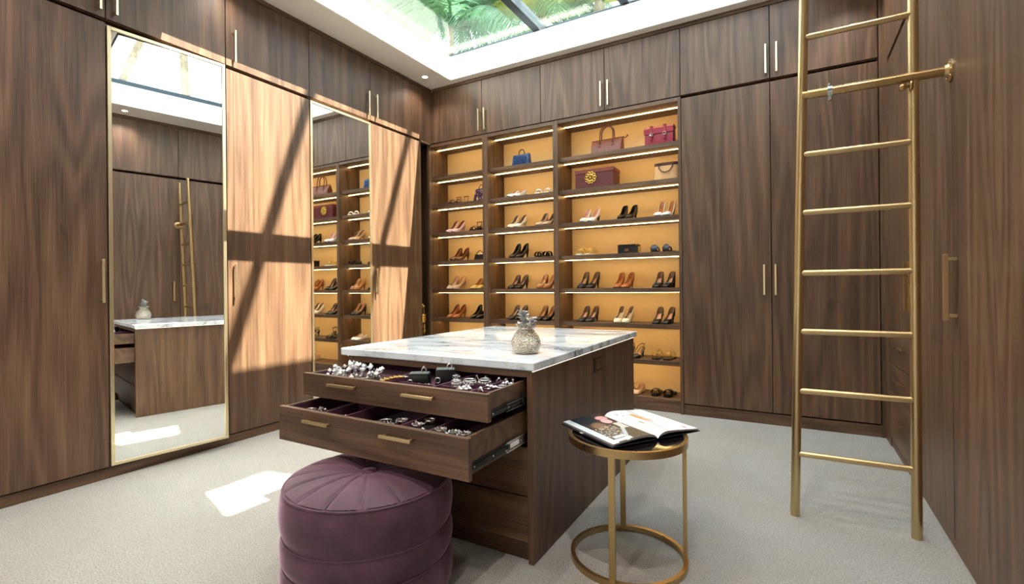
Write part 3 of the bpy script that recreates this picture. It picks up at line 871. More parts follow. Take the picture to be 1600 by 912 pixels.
def rail():
    zr, yr = 2.128, LB(2.128) - 0.010
    t = Thing('ladder_rail', 'thick brass rail from the wall flange that holds the ladder', 'rail', (XR, yr, zr), world=True)
    bm = B(); tube(bm, [(LXL(zr), yr, zr), (XR - 0.004, yr, zr)], 0.0205, 20); t.add('tube', bm, BRASS_DEEP, smooth=50)
    bm = B(); lathe(bm, [(0, 0.0), (0.048, 0.0), (0.048, 0.006), (0.030, 0.010), (0.024, 0.022), (0.0, 0.022)], 28)
    bmesh.ops.rotate(bm, verts=bm.verts, cent=(0, 0, 0), matrix=Matrix.Rotation(-PI / 2, 3, 'Y'))
    bmesh.ops.translate(bm, verts=bm.verts, vec=(XR - 0.0005, yr, zr)); fl = t.add('flange', bm, BRASS, smooth=40)
    for a in range(4):
        bm = B(); ball(bm, (XR - 0.008, yr + 0.038 * math.cos(a * PI / 2 + 0.8), zr + 0.038 * math.sin(a * PI / 2 + 0.8)), 0.0045, 8, 5); t.add('screw', bm, BRASS, fl, smooth=180)
    xc = 0.165
    bm = B(); tube(bm, [(xc - 0.010, yr, zr), (xc + 0.010, yr, zr)], 0.0265, 18); box(bm, xc - 0.008, xc + 0.008, yr - 0.010, yr + 0.010, zr - 0.046, zr - 0.022, 0.002); box(bm, xc - 0.006, xc + 0.006, yr - 0.006, yr + 0.006, zr + 0.02, zr + 0.036, 0.002)
    t.add('clamp', bm, CHROME, smooth=40)
    bm = B(); xh = LXR(zr) - 0.012
    tube(bm, circ((xh, yr - 0.004, zr - 0.040), 0.018, 20, 'yz'), 0.007, 10, closed=True); t.add('hook', bm, BRASS_DEEP, smooth=180)
    bm = B(); ball(bm, (xh - 0.030, yr - 0.006, zr - 0.042), 0.017, 14, 8); tube(bm, [(xh - 0.030, yr - 0.006, zr - 0.042), (xh, yr - 0.006, zr - 0.042)], 0.007, 10); t.add('knob', bm, BRASS_DEEP, smooth=180)
rail()

# ------------------------------------------------------------------ gold chain bundle hanging in the dark niche
def chain_bundle():
    x, y = -3.835, 4.555
    t = Thing('chain_bundle', 'bundle of gold chains hanging in the dark gap beside the shelves', 'jewellery', (x, y, 0.63))
    bm = B(); tube(bm, [(0, -0.068, 0.36), (0, 0.0, 0.36), (0, 0.0, 0.35)], 0.004, 8); t.add('peg', bm, BRASS)
    for k in range(6):
        bm = B(); tube(bm, circ((0, 0, 0.150 + k * 0.017), 0.030 + 0.004 * (k % 2), 20), 0.0062, 8, closed=True); t.add('coil', bm, GOLD, smooth=180)
    bm = B()
    for s in (-1, 1): tube(bm, [(0.006 * s, 0, 0.36), (0.012 * s, 0, 0.31), (0.026 * s, 0, 0.24)], 0.0035, 6)
    tube(bm, [(0, 0, 0.35), (0.018, 0.01, 0.338), (0.026, 0.012, 0.322)], 0.003, 6); t.add('chain', bm, GOLD, smooth=180)
    for k, (dx, dz) in enumerate(((-0.02, 0.12), (0.012, 0.10), (-0.006, 0.075), (0.022, 0.05), (-0.022, 0.055), (0.004, 0.03))):
        bm = B(); tube(bm, circ((dx, 0, dz), 0.014, 14, 'xz'), 0.004, 6, closed=True); t.add('link', bm, GOLD, smooth=180)
    bm = B(); tube(bm, [(0.024, 0, 0.13), (0.026, 0, 0.06), (0.024, 0, 0.0)], 0.003, 6); t.add('tail', bm, GOLD, smooth=180)
chain_bundle()

# ------------------------------------------------------------------ shoes
def interp(tab, q):
    for (a, va), (b, vb) in zip(tab, tab[1:]):
        if q <= b: return va + (vb - va) * (q - a) / (b - a)
    return tab[-1][1]
LEA = {}
def leather(name, rgb, rough=0.38):
    if name not in LEA: LEA[name] = simple('shoe_' + name, lin(*rgb), rough)
    return LEA[name]
C_ = dict(black=(16, 14, 15), navy=(24, 28, 42), tan=(176, 108, 52), cognac=(164, 92, 44), nude=(206, 168, 134), cream=(236, 222, 196), white=(236, 232, 228), blush=(224, 184, 180),
          brown=(122, 70, 36), lining_tan=(190, 146, 110), lining_grey=(128, 104, 88), lining_pink=(226, 180, 160), dark=(40, 30, 26), beige=(214, 184, 150), gold=(214, 170, 84))
def lm(k): return leather(k, C_[k], 0.30 if k in ('black', 'navy') else 0.42)

TS = [0, 0.006, 0.02, 0.05, 0.10, 0.16, 0.22, 0.28, 0.34, 0.40, 0.46, 0.52, 0.60, 0.68, 0.76, 0.84, 0.90, 0.945, 0.975, 0.992, 1.0]
W_POINT = [(0, 0.0005), (0.006, 0.006), (0.02, 0.011), (0.05, 0.017), (0.10, 0.0235), (0.16, 0.0295), (0.22, 0.0345), (0.28, 0.0375), (0.34, 0.0375), (0.46, 0.0335), (0.60, 0.0275), (0.76, 0.0275), (0.84, 0.0285), (0.90, 0.0275), (0.945, 0.0240), (0.975, 0.017), (0.992, 0.009), (1.0, 0.0005)]
W_ROUND = [(0, 0.0005), (0.006, 0.013), (0.02, 0.021), (0.05, 0.0285), (0.10, 0.0345), (0.16, 0.0375), (0.22, 0.039), (0.34, 0.0385), (0.46, 0.034), (0.60, 0.028), (0.76, 0.028), (0.84, 0.029), (0.90, 0.028), (0.945, 0.0245), (0.975, 0.0175), (0.992, 0.009), (1.0, 0.0005)]
def sole_h(q, heel, plat=0.0):
    s = max(0.0, (q - 0.30) / 0.70)
    sm = s * s * (3 - 2 * s)
    spring = 0.005 * max(0, 1 - q / 0.2) ** 2
    return 0.004 + plat + spring + heel * (0.72 * sm + 0.28 * s)
SHOE_CACHE = {}
def pump_meshes(toe='point', heel=0.085, style='pump', heel_kind='slim', L=0.215, plat=0.0):
    key = (toe, heel, style, heel_kind, L, plat)
    if key in SHOE_CACHE: return SHOE_CACHE[key]
    W = W_POINT if toe == 'point' else W_ROUND
    Y = lambda q: -L / 2 + L * q
    vamp = 0.30 if style != 'low' else 0.24
    TOPZ = {'pump': [(0, 0.010), (0.05, 0.022), (0.16, 0.034), (0.28, 0.044), (0.40, 0.040), (0.52, 0.034), (0.68, 0.040), (0.84, 0.058), (1, 0.070)],
            'low': [(0, 0.012), (0.05, 0.022), (0.16, 0.032), (0.24, 0.037), (0.40, 0.036), (0.60, 0.038), (0.84, 0.050), (1, 0.058)],
            'dorsay': [(0, 0.010), (0.05, 0.022), (0.16, 0.034), (0.28, 0.042), (0.36, 0.020), (0.46, 0.006), (0.62, 0.006), (0.72, 0.026), (0.84, 0.056), (1, 0.072)],
            'sling': [(0, 0.010), (0.05, 0.022), (0.16, 0.034), (0.28, 0.042), (0.38, 0.024), (0.50, 0.008), (0.70, 0.006), (0.9, 0.007), (1, 0.008)],
            'mule': [(0, 0.014), (0.05, 0.028), (0.16, 0.044), (0.30, 0.056), (0.38, 0.030), (0.48, 0.006), (1, 0.006)]}[style]
    out = {}
    bm = B(); npf = 7
    outer = {}
    th = 0.0028
    def side(qi, q, s, inset):
        w, h, a = interp(W, q), sole_h(q, heel, plat), interp(TOPZ, q)
        w = max(w - inset, 0.0003); a = a - inset * (0.6 if q < vamp else 0.0)
        op = min(1.0, max(0.0, (q - vamp) / 0.10)) ** 0.5
        xt = w * 0.90 * op
        if q > 0.93: xt = w
        pts = []
        for k in range(npf):
            p = k / (npf - 1)
            x = w + (xt - w) * p ** 2.6 + 0.0022 * math.sin(PI * p) * (w / 0.038)
            z = h + inset * 0.8 + (a - inset * 0.4) * math.sin(p * PI / 2)
            pts.append((s * x, Y(q) + inset * (1 if q < 0.1 else (-1 if q > 0.95 else 0)), z))
        return pts
    def grid(inset, mi, flip):
        cols = []
        for s in (-1, 1):
            cols.append([[bm.verts.new(p) for p in side(i, q, s, inset)] for i, q in enumerate(TS)])
        for s, c in zip((-1, 1), cols):
            for a, b in zip(c, c[1:]):
                for k in range(npf - 1):
                    f = bm.faces.new((a[k], a[k + 1], b[k + 1], b[k])); f.material_index = mi
        return cols
    o = grid(0.0, 0, False); i_ = grid(th, 1, True)
    for co, ci in zip(o, i_):
        for a, b in ((j, j + 1) for j in range(len(TS) - 1)):
            if TS[a] >= vamp - 0.03:
                bm.faces.new((co[a][-1], co[b][-1], ci[b][-1], ci[a][-1])).material_index = 0
    bmesh.ops.remove_doubles(bm, verts=bm.verts, dist=0.0007)
    me = bpy.data.meshes.new('upper'); bm.normal_update(); bm.to_mesh(me); bm.free(); me.shade_smooth(); me.set_sharp_from_angle(angle=math.radians(55))
    out['upper'] = me
    # insole
    bm = B(); rows = []
    for q in [0.18 + 0.81 * k / 14 for k in range(15)]:
        w = max(interp(W, q) - 0.0032, 0.002); h = sole_h(q, heel, plat) + 0.003
        rows.append([bm.verts.new((x * w, Y(q), h + 0.002 * abs(x) ** 2)) for x in (-1, -0.5, 0, 0.5, 1)] + [bm.verts.new((x * w, Y(q), h - 0.002)) for x in (1, 0, -1)])
    for a, b in zip(rows, rows[1:]):
        for k in range(8): bm.faces.new((a[k], a[(k + 1) % 8], b[(k + 1) % 8], b[k]))
    bm.faces.new(rows[0]); bm.faces.new(list(reversed(rows[-1])))
    out['insole'] = mesh_of('insole', bm, [], 60)
    # sole
    bm = B(); rows = []
    for q in TS[1:]:
        w = max(interp(W, q) + 0.0012, 0.001); h = sole_h(q, heel, plat)
        low = h - 0.004 - plat * max(0.0, 1 - max(0, q - 0.3) / 0.4)
        rows.append([bm.verts.new(p) for p in ((-w, Y(q), h + 0.001), (w, Y(q), h + 0.001), (w * 0.97, Y(q), low), (-w * 0.97, Y(q), low))])
    for a, b in zip(rows, rows[1:]):
        for k in range(4): bm.faces.new((a[k], a[(k + 1) % 4], b[(k + 1) % 4], b[k]))
    bm.faces.new(rows[0]); bm.faces.new(list(reversed(rows[-1])))
    out['sole'] = mesh_of('sole', bm, [], 50)
    # heel
    if heel > 0.02:
        bm = B()
        rt, rb = {'slim': (0.0225, 0.0055), 'block': (0.026, 0.021), 'mid': (0.0245, 0.011)}[heel_kind]
        H = sole_h(0.93, heel, plat) - 0.002
        rows = []
        for k in range(7):
            p = k / 6
            r = rt + (rb - rt) * p ** 0.55
            yc = Y(0.925) + 0.006 * (1 - p) - 0.002 * p + (0.006 if heel_kind == 'slim' else 0.0) * p
            rows.append([(r * math.cos(2 * PI * j / 10), yc + r * 0.95 * math.sin(2 * PI * j / 10), H * (1 - p) + (0.006 * math.sin(2 * PI * j / 10) if k == 0 else 0)) for j in range(10)])
        loft(bm, rows); out['heel'] = mesh_of('heel', bm, [], 50)
    SHOE_CACHE[key] = out
    return out

def small_part(name, me, mat, parent):
    o = bpy.data.objects.new(name, me); COL.objects.link(o); o.parent = parent
    if not me.materials:
        me.materials.append(None)
        if name == 'upper': me.materials.append(None)
    ms = mat if isinstance(mat, tuple) else (mat,)
    for i, m in enumerate(ms):
        if i < len(o.material_slots):
            o.material_slots[i].link = 'OBJECT'; o.material_slots[i].material = m
    return o

def shoe_pair(label, x, y, z, upper, lining, insole, sole='dark', heel_c=None, rot=-0.16, gap=0.088, deco=None, ends=None, **kw):
    """Two shoes with the toes towards the room; label holds {} for the words that tell one from the other."""
    ms = pump_meshes(**kw)
    ends = ends or ('farther from ladder', 'nearer the ladder')
    for k, dx in enumerate((-gap / 2, gap / 2)):
        t = Thing('shoe', label + ', the one ' + ends[k], 'shoe', (x + dx, y + (0.006 if k else 0.0), z), rot + (0.10 if k == 0 else -0.02), group='shoes on the lit shelves')
        for nm in ms:
            m = {'upper': (lm(upper), lm(lining)), 'insole': lm(insole), 'sole': lm(sole), 'heel': lm(heel_c or upper)}[nm]
            small_part(nm, ms[nm], m, t.o)
        L = kw.get('L', 0.215)
        if deco: deco(t, L)

def sandal(label, x, y, z, strap_c, sole_c, foot_c, rot=-0.16, heel=0.0, gap=0.10, L=0.21, kind='strappy', ends=None, plat=0.008):
    ends = ends or ('farther from ladder', 'nearer the ladder')
    key = ('sandal', heel, L, kind, plat)
    if key not in SHOE_CACHE:
        out = {}
        Y = lambda q: -L / 2 + L * q
        bm = B(); rows = []
        for q in TS:
            w = max(interp(W_ROUND, q) * 0.98, 0.0004); h = sole_h(q, heel, plat)
            low = h - 0.004 - plat * max(0.0, 1 - max(0, q - 0.3) / 0.4) if heel > 0.02 else 0.0005
            rows.append([bm.verts.new(p) for p in ((-w, Y(q), h), (w, Y(q), h), (w, Y(q), low), (-w, Y(q), low))])
        for a, b in zip(rows, rows[1:]):
            for k in range(4): bm.faces.new((a[k], a[(k + 1) % 4], b[(k + 1) % 4], b[k]))
        out['sole'] = mesh_of('sole', bm, [], 40)
        bm = B(); rows = []
        for q in [0.03 + 0.94 * k / 16 for k in range(17)]:
            w = interp(W_ROUND, q) * 0.90; h = sole_h(q, heel, plat)
            rows.append([bm.verts.new(p) for p in ((-w, Y(q), h + 0.0003), (-w, Y(q), h + 0.0022), (w, Y(q), h + 0.0022), (w, Y(q), h + 0.0003))])
        for a, b in zip(rows, rows[1:]):
            for k in range(4): bm.faces.new((a[k], a[(k + 1) % 4], b[(k + 1) % 4], b[k]))
        out['insole'] = mesh_of('insole', bm, [], 40)
        def strap(q, hgt, q2=None, r=0.006, flat=0.25, wide=1.0):
            bm = B(); pts = []
            for k in range(13):
                a = PI * k / 12
                qq = q + ((q2 - q) * k / 12 if q2 is not None else 0)
                w = (interp(W_ROUND, qq) + 0.001) * wide
                pts.append((w * math.cos(a), Y(qq), sole_h(qq, heel, plat) + hgt * math.sin(a) ** 0.8))
            tube(bm, pts, r, 8, flat=flat); return mesh_of('strap', bm, [], 60)
        if kind == 'strappy':
            out['strap'] = [strap(0.20, 0.036, 0.30), strap(0.30, 0.042, 0.20), strap(0.42, 0.050, r=0.005)]
            bm = B()   # ankle strap
            cz = sole_h(0.9, heel, plat) + 0.060
            tube(bm, [(0.030 * math.cos(a), Y(0.86) + 0.034 * math.sin(a), cz + 0.006 * math.sin(a)) for a in [2 * PI * k / 20 for k in range(20)]], 0.004, 6, closed=True)
            for s in (-1, 1): tube(bm, [(s * 0.028, Y(0.84), sole_h(0.84, heel, plat)), (s * 0.031, Y(0.86), cz)], 0.0035, 6)
            out['ankle_strap'] = mesh_of('ankle_strap', bm, [], 60)
        elif kind == 'wire':
            out['strap'] = [strap(0.16, 0.052, r=0.0024, flat=1), strap(0.30, 0.064, r=0.0024, flat=1), strap(0.30, 0.046, 0.16, r=0.0024, flat=1), strap(0.66, 0.074, 0.80, r=0.0022, flat=1), strap(0.86, 0.058, r=0.0022, flat=1)]
        elif kind == 'disc':
            out['strap'] = [strap(0.26, 0.044, r=0.020, flat=0.18)]
            bm = B(); lathe(bm, [(0, 0.006), (0.030, 0.005), (0.036, 0.0), (0.033, -0.006), (0, -0.007)], 24)
            bmesh.ops.rotate(bm, verts=bm.verts, cent=(0, 0, 0), matrix=Matrix.Rotation(math.radians(68), 3, 'X'))
            bmesh.ops.translate(bm, verts=bm.verts, vec=(0, Y(0.10), 0.040)); out['rosette'] = mesh_of('rosette', bm, [], 40)
        elif kind == 'slide':
            out['strap'] = [strap(0.30, 0.040, r=0.036, flat=0.12)]
        elif kind == 'slide_buckle':
            out['strap'] = [strap(0.18, 0.046, r=0.020, flat=0.2), strap(0.44, 0.052, r=0.018, flat=0.2)]
        elif kind == 'gem':
            out['strap'] = [strap(0.24, 0.036, r=0.012, flat=0.25), strap(0.86, 0.046, r=0.005)]
            bm = B()
            for k in range(9):
                a = PI * (0.18 + 0.64 * k / 8); ball(bm, (0.040 * math.cos(a), Y(0.24), 0.018 + 0.037 * math.sin(a)), 0.0062, 8, 5)
            out['pearls'] = mesh_of('pearls', bm, [], 180)
        if heel > 0.02:
            bm = B(); H = sole_h(0.93, heel, plat) - 0.003
            loft(bm, [[((0.021 + (0.007 - 0.021) * p ** 0.5) * math.cos(2 * PI * j / 10), Y(0.92) + (0.021 + (0.007 - 0.021) * p ** 0.5) * math.sin(2 * PI * j / 10), H * (1 - p)) for j in range(10)] for p in (0, 0.2, 0.5, 0.8, 1)])
            out['heel'] = mesh_of('heel', bm, [], 50)
        SHOE_CACHE[key] = out
    ms = SHOE_CACHE[key]
    for k, dx in enumerate((-gap / 2, gap / 2)):
        t = Thing('sandal', label + ', the one ' + ends[k], 'shoe', (x + dx, y, z), rot + (0.08 if k == 0 else -0.05), group='sandals on the lit shelves')
        sm = strap_c if not isinstance(strap_c, str) else lm(strap_c)
        for nm, me in ms.items():
            m = {'sole': lm(sole_c), 'insole': lm(foot_c), 'heel': lm(sole_c), 'pearls': PEARL, 'rosette': lm('navy')}.get(nm, sm)
            for e in (me if isinstance(me, list) else [me]): small_part(nm, e, m, t.o)
PEARL = simple('pearl', lin(236, 230, 222), 0.18)

def bow(c):
    def f(t, L):
        bm = B()
        for s in (-1, 1):
            loft(bm, [[(s * 0.003, -L * 0.27, 0.046), (s * 0.003, -L * 0.25, 0.052), (s * 0.003, -L * 0.23, 0.046)], [(s * 0.024, -L * 0.29, 0.040), (s * 0.024, -L * 0.25, 0.056), (s * 0.024, -L * 0.21, 0.042)]])
        ball(bm, (0, -L * 0.25, 0.049), 0.005, 8, 5); t.add('bow', bm, lm(c))
    return f
def buckle(t, L):
    bm = B(); tube(bm, circ((0, -L * 0.24, 0.052), 0.011, 12), 0.0022, 6, closed=True); t.add('buckle', bm, GOLD, smooth=180)
def sling(c):
    def f(t, L):
        bm = B(); tube(bm, [(-0.034, -L * 0.10, 0.050), (-0.030, L * 0.25, 0.108), (-0.016, L * 0.45, 0.128), (0.0, L * 0.48, 0.130), (0.016, L * 0.45, 0.128), (0.030, L * 0.25, 0.108), (0.034, -L * 0.10, 0.050)], 0.0035, 6); t.add('heel_strap', bm, lm(c), smooth=180)
    return f
def cap(c):
    def f(t, L):
        bm = B()
        lathe(bm, [(0.0, 0.016), (0.010, 0.014), (0.0155, 0.008), (0.0165, 0.0)], 14)
        bmesh.ops.scale(bm, verts=bm.verts, vec=(1.25, 1.5, 1.0))
        bmesh.ops.translate(bm, verts=bm.verts, vec=(0, -L * 0.445, 0.0135)); t.add('toe_cap', bm, lm(c), smooth=60)
    return f

S = SHZ   # shelf tops from the highest: 2.532 2.190 1.847 1.507 1.165 0.818 0.475
BOT = 0.123
yS = 4.835
# ---- narrow shelves in the corner
sandal('brown strappy sandal under the empty top shelf', -3.50, yS, S[1], 'brown', 'dark', 'tan', heel=0.03)
shoe_pair('blush pump in the corner shelves', -3.555, yS, S[2], 'blush', 'brown', 'lining_pink', heel=0.085)
sandal('black strappy heeled sandal in the corner shelves', -3.20, yS, S[2], 'black', 'black', 'black', heel=0.05, L=0.20)
shoe_pair('cognac pump with black toe in the corner shelves', -3.50, yS, S[3], 'brown', 'brown', 'tan', heel=0.09, deco=cap('black'))
shoe_pair('nude slingback pump in the corner shelves', -3.555, yS, S[4], 'nude', 'nude', 'beige', heel=0.09, deco=bow('nude'))
shoe_pair('tan low-heeled pump half hidden by the shelf upright', -3.20, yS, S[4], 'gold', 'tan', 'nude', heel=0.055, toe='round')
shoe_pair('cognac leather pump in the corner shelves', -3.555, yS, S[5], 'cognac', 'brown', 'tan', heel=0.085)
shoe_pair('black suede pump in the corner shelves beside the cognac pumps', -3.215, yS, S[5], 'black', 'black', 'dark', heel=0.085)
# ---- middle shelves
shoe_pair('white low pump under the blue bag', -2.70, yS, S[1], 'white', 'blush', 'lining_pink', heel=0.045, style='low')
sandal('white sandal with pearl straps beside the white low pumps', -2.33, yS, S[1], 'white', 'cream', 'beige', kind='gem', gap=0.115, L=0.19)
shoe_pair('ivory pump in the middle shelves', -2.70, yS, S[2], 'cream', 'lining_grey', 'beige', heel=0.085)
shoe_pair('beige pump beside the ivory pumps', -2.33, yS, S[2], 'nude', 'lining_grey', 'beige', heel=0.08, toe='round')
shoe_pair('black stiletto in the middle shelves', -2.68, yS, S[3], 'black', 'black', 'dark', heel=0.10)
sandal('black flat mule beside the black stilettos', -2.34, yS, S[3], 'black', 'black', 'dark', kind='slide_buckle', gap=0.105)
shoe_pair('black round-toed pump with gold buckle', -2.69, yS, S[4], 'black', 'lining_grey', 'lining_pink', heel=0.085, toe='round', deco=buckle)
shoe_pair('tan peep pump beside the gold-buckled black pumps', -2.34, yS, S[4], 'tan', 'nude', 'beige', heel=0.085, deco=bow('nude'))
shoe_pair('black pump behind the silver vase leaves', -2.70, yS, S[5], 'black', 'lining_grey', 'lining_tan', heel=0.085)
shoe_pair('black pump next to the wide shelf upright', -2.345, yS, S[5], 'black', 'lining_tan', 'lining_tan', heel=0.085, toe='round')
sandal('gold strappy flat sandal low in the middle shelves', -2.72, yS, S[6], GOLD, 'dark', 'dark', kind='wire')
shoe_pair('white flat low in the middle shelves', -2.36, yS, S[6], 'white', 'beige', 'cream', heel=0.012, style='low', toe='round')
# ---- wide shelves
shoe_pair('white pump with black sole below the burgundy box', -1.83, yS, S[2], 'white', 'blush', 'lining_pink', sole='black', heel_c='black', heel=0.085)
shoe_pair('black suede closed pump between two white pairs', -1.435, yS, S[2], 'black', 'black', 'black', heel=0.085)
shoe_pair('white pump with tan inside below the beige bag', -1.065, yS, S[2], 'white', 'lining_tan', 'tan', sole='black', heel_c='brown', heel=0.09, style='dorsay', toe='round')
sandal('pale gold wire sandal beside the small black box', -1.86, yS, S[3], GOLD, 'cream', 'cream', kind='wire')
sandal('black sandal with round dark rosette', -1.08, yS, S[3], 'black', 'black', 'dark', kind='disc', gap=0.12)
shoe_pair('black stiletto with bow beside the tan suede pumps', -1.85, yS, S[4], 'black', 'lining_grey', 'lining_tan', heel=0.10, toe='round', deco=bow('black'), gap=0.105)
shoe_pair('tan suede pump between two black pairs', -1.475, yS, S[4], 'cognac', 'tan', 'tan', heel=0.085, toe='round')
shoe_pair('black block-heeled pump with bow above the plain black pumps', -1.08, yS, S[4], 'black', 'lining_grey', 'lining_pink', heel=0.085, toe='round', heel_kind='block', deco=bow('black'), gap=0.10)
shoe_pair('navy pump on the shelf just above the marble', -1.855, yS, S[5], 'navy', 'lining_grey', 'lining_pink', heel=0.085, toe='round')
shoe_pair('cream pump with black sole tip', -1.48, yS, S[5], 'cream', 'lining_grey', 'beige', sole='black', heel=0.085)
shoe_pair('plain black round-toed pump beside the cream pumps', -1.085, yS, S[5], 'black', 'lining_grey', 'lining_pink', heel=0.085, toe='round', gap=0.10)
sandal('dark strappy heeled sandal peeping over the marble edge', -1.86, yS, S[6], 'black', 'black', 'dark', heel=0.08)
shoe_pair('black slingback half hidden by the island end', -1.375, yS, S[6], 'black', 'dark', 'lining_tan', heel=0.085, deco=sling('black'), style='sling')
sandal('gold wire sandal beside the island end', -1.09, yS + 0.02, S[6], GOLD, 'dark', 'dark', kind='wire', gap=0.115)
shoe_pair('nude flat on the lowest shelf beside the island end', -1.38, yS, BOT, 'nude', 'nude', 'beige', heel=0.012, style='low', toe='round')
sandal('black chunky slide on the lowest shelf', -1.095, yS + 0.03, BOT, 'black', 'black', 'dark', kind='slide', gap=0.125, plat=0.022)

# ------------------------------------------------------------------ bags and boxes
def trapezoid(bm, w0, w1, d0, d1, h, z0=0.0, bev=0.006, mi=0):
    vs = []
    for z, w, d in ((z0, w0, d0), (z0 + h, w1, d1)):
        vs.append([(-w / 2, -d / 2, z), (w / 2, -d / 2, z), (w / 2, d / 2, z), (-w / 2, d / 2, z)])
    v = loft(bm, vs)
    if bev: bmesh.ops.bevel(bm, geom=bm.edges[:], offset=bev, segments=2, affect='EDGES', profile=0.6)

def leather_mat(name, a, b, rough=0.42):
    return noisy(name, lin(*a), lin(*b), 30.0, rough, bump=0.15, bscale=260.0, bdist=0.001)
# blue quilted bag
def quilted_bag():
    t = Thing('handbag', 'small blue quilted handbag with dark handle', 'handbag', (-2.625, 4.84, S[0]), -0.08)
    m = leather_mat('blue_leather', (38, 66, 112), (48, 80, 132), 0.4)
    w, d, h = 0.225, 0.085, 0.135
    bm = B(); trapezoid(bm, w, w * 0.92, d, d * 0.62, h, 0, 0.012); t.add('body', bm, m, smooth=50)
    # diamond quilting: padded cells
    nx, nz = 6, 4
    for i in range(nx):
        for k in range(nz * 2 - 1):
            u = (i + 0.5 + (0.5 if k % 2 else 0.0)) / nx; v = (k + 1) / (nz * 2)
            if u > 0.97: continue
            ww = (w - 0.02) * (1 - 0.08 * v)
            cx = (u - 0.5) * ww; cz = 0.006 + v * (h - 0.014); yy = -d / 2 * (1 - 0.38 * v)
            a, b = ww / nx / 2 * 0.92, h / nz / 2 * 0.90
            a = min(a, ww / 2 - abs(cx) + 0.004)
            bm = B()
            c = bm.verts.new((cx, yy - 0.0075, cz)); p = [bm.verts.new(q) for q in ((cx - a, yy - 0.0005, cz), (cx, yy - 0.0005, cz - b), (cx + a, yy - 0.0005, cz), (cx, yy - 0.0005, cz + b))]
            for j in range(4): bm.faces.new((p[j], p[(j + 1) % 4], c))
            bm.faces.new(list(reversed(p)))
            t.add('quilt_pad', bm, m, smooth=180)
    bm = B(); tube(bm, [(-0.035, 0, h - 0.004), (-0.036, 0, h + 0.025), (-0.022, 0, h + 0.050), (0.0, 0, h + 0.058), (0.022, 0, h + 0.050), (0.036, 0, h + 0.025), (0.035, 0, h - 0.004)], 0.0055, 8); t.add('handle', bm, BLACK, smooth=180)
    bm = B(); tube(bm, [(-w * 0.45, 0, h + 0.001), (w * 0.45, 0, h + 0.001)], 0.004, 6); t.add('zip', bm, DARK_METAL)
quilted_bag()
def purple_bag():
    t = Thing('handbag', 'purple handbag with gold print half hidden by the shelf upright', 'handbag', (-3.165, 4.84, S[1]), -0.1)
    m = Mat('purple_print'); m.set(Roughness=0.5)
    n = m.noise(m.coords(), 42.0, 2, 0.5)
    m.col(m.mix(m.math('GREATER_THAN', n, 0.60), lin(50, 20, 66), lin(214, 186, 128)))
    bm = B(); trapezoid(bm, 0.20, 0.15, 0.09, 0.05, 0.155, 0, 0.010); t.add('body', bm, m.m, smooth=50)
    bm = B(); tube(bm, [(-0.03, -0.01, 0.15), (-0.03, -0.01, 0.18), (0, -0.01, 0.20), (0.03, -0.01, 0.18), (0.03, -0.01, 0.15)], 0.005, 8); t.add('handle', bm, m.m, smooth=180)
    for k in range(3):
        bm = B(); tube(bm, circ((0.0 + 0.025 * k, -0.034, 0.13 - 0.012 * k), 0.013, 14, 'xz'), 0.0025, 6, closed=True); t.add('ring', bm, SILVER, smooth=180)
purple_bag()
def black_bag():
    t = Thing('evening_bag', 'tiny black evening bag half hidden by the shelf upright', 'handbag', (-3.185, 4.82, S[3]), -0.1)
    bm = B(); trapezoid(bm, 0.15, 0.12, 0.06, 0.04, 0.066, 0, 0.010); t.add('body', bm, BLACK, smooth=50)
    bm = B(); tube(bm, [(-0.045, 0, 0.06), (-0.04, 0, 0.09), (0, 0, 0.112), (0.04, 0, 0.09), (0.045, 0, 0.06)], 0.0045, 8); t.add('handle', bm, BLACK, smooth=180)
    bm = B(); tube(bm, [(-0.06, -0.018, 0.066), (0.06, -0.018, 0.066)], 0.004, 6); ball(bm, (0, -0.022, 0.060), 0.007, 10, 6); t.add('clasp', bm, SILVER, smooth=180)
black_bag()
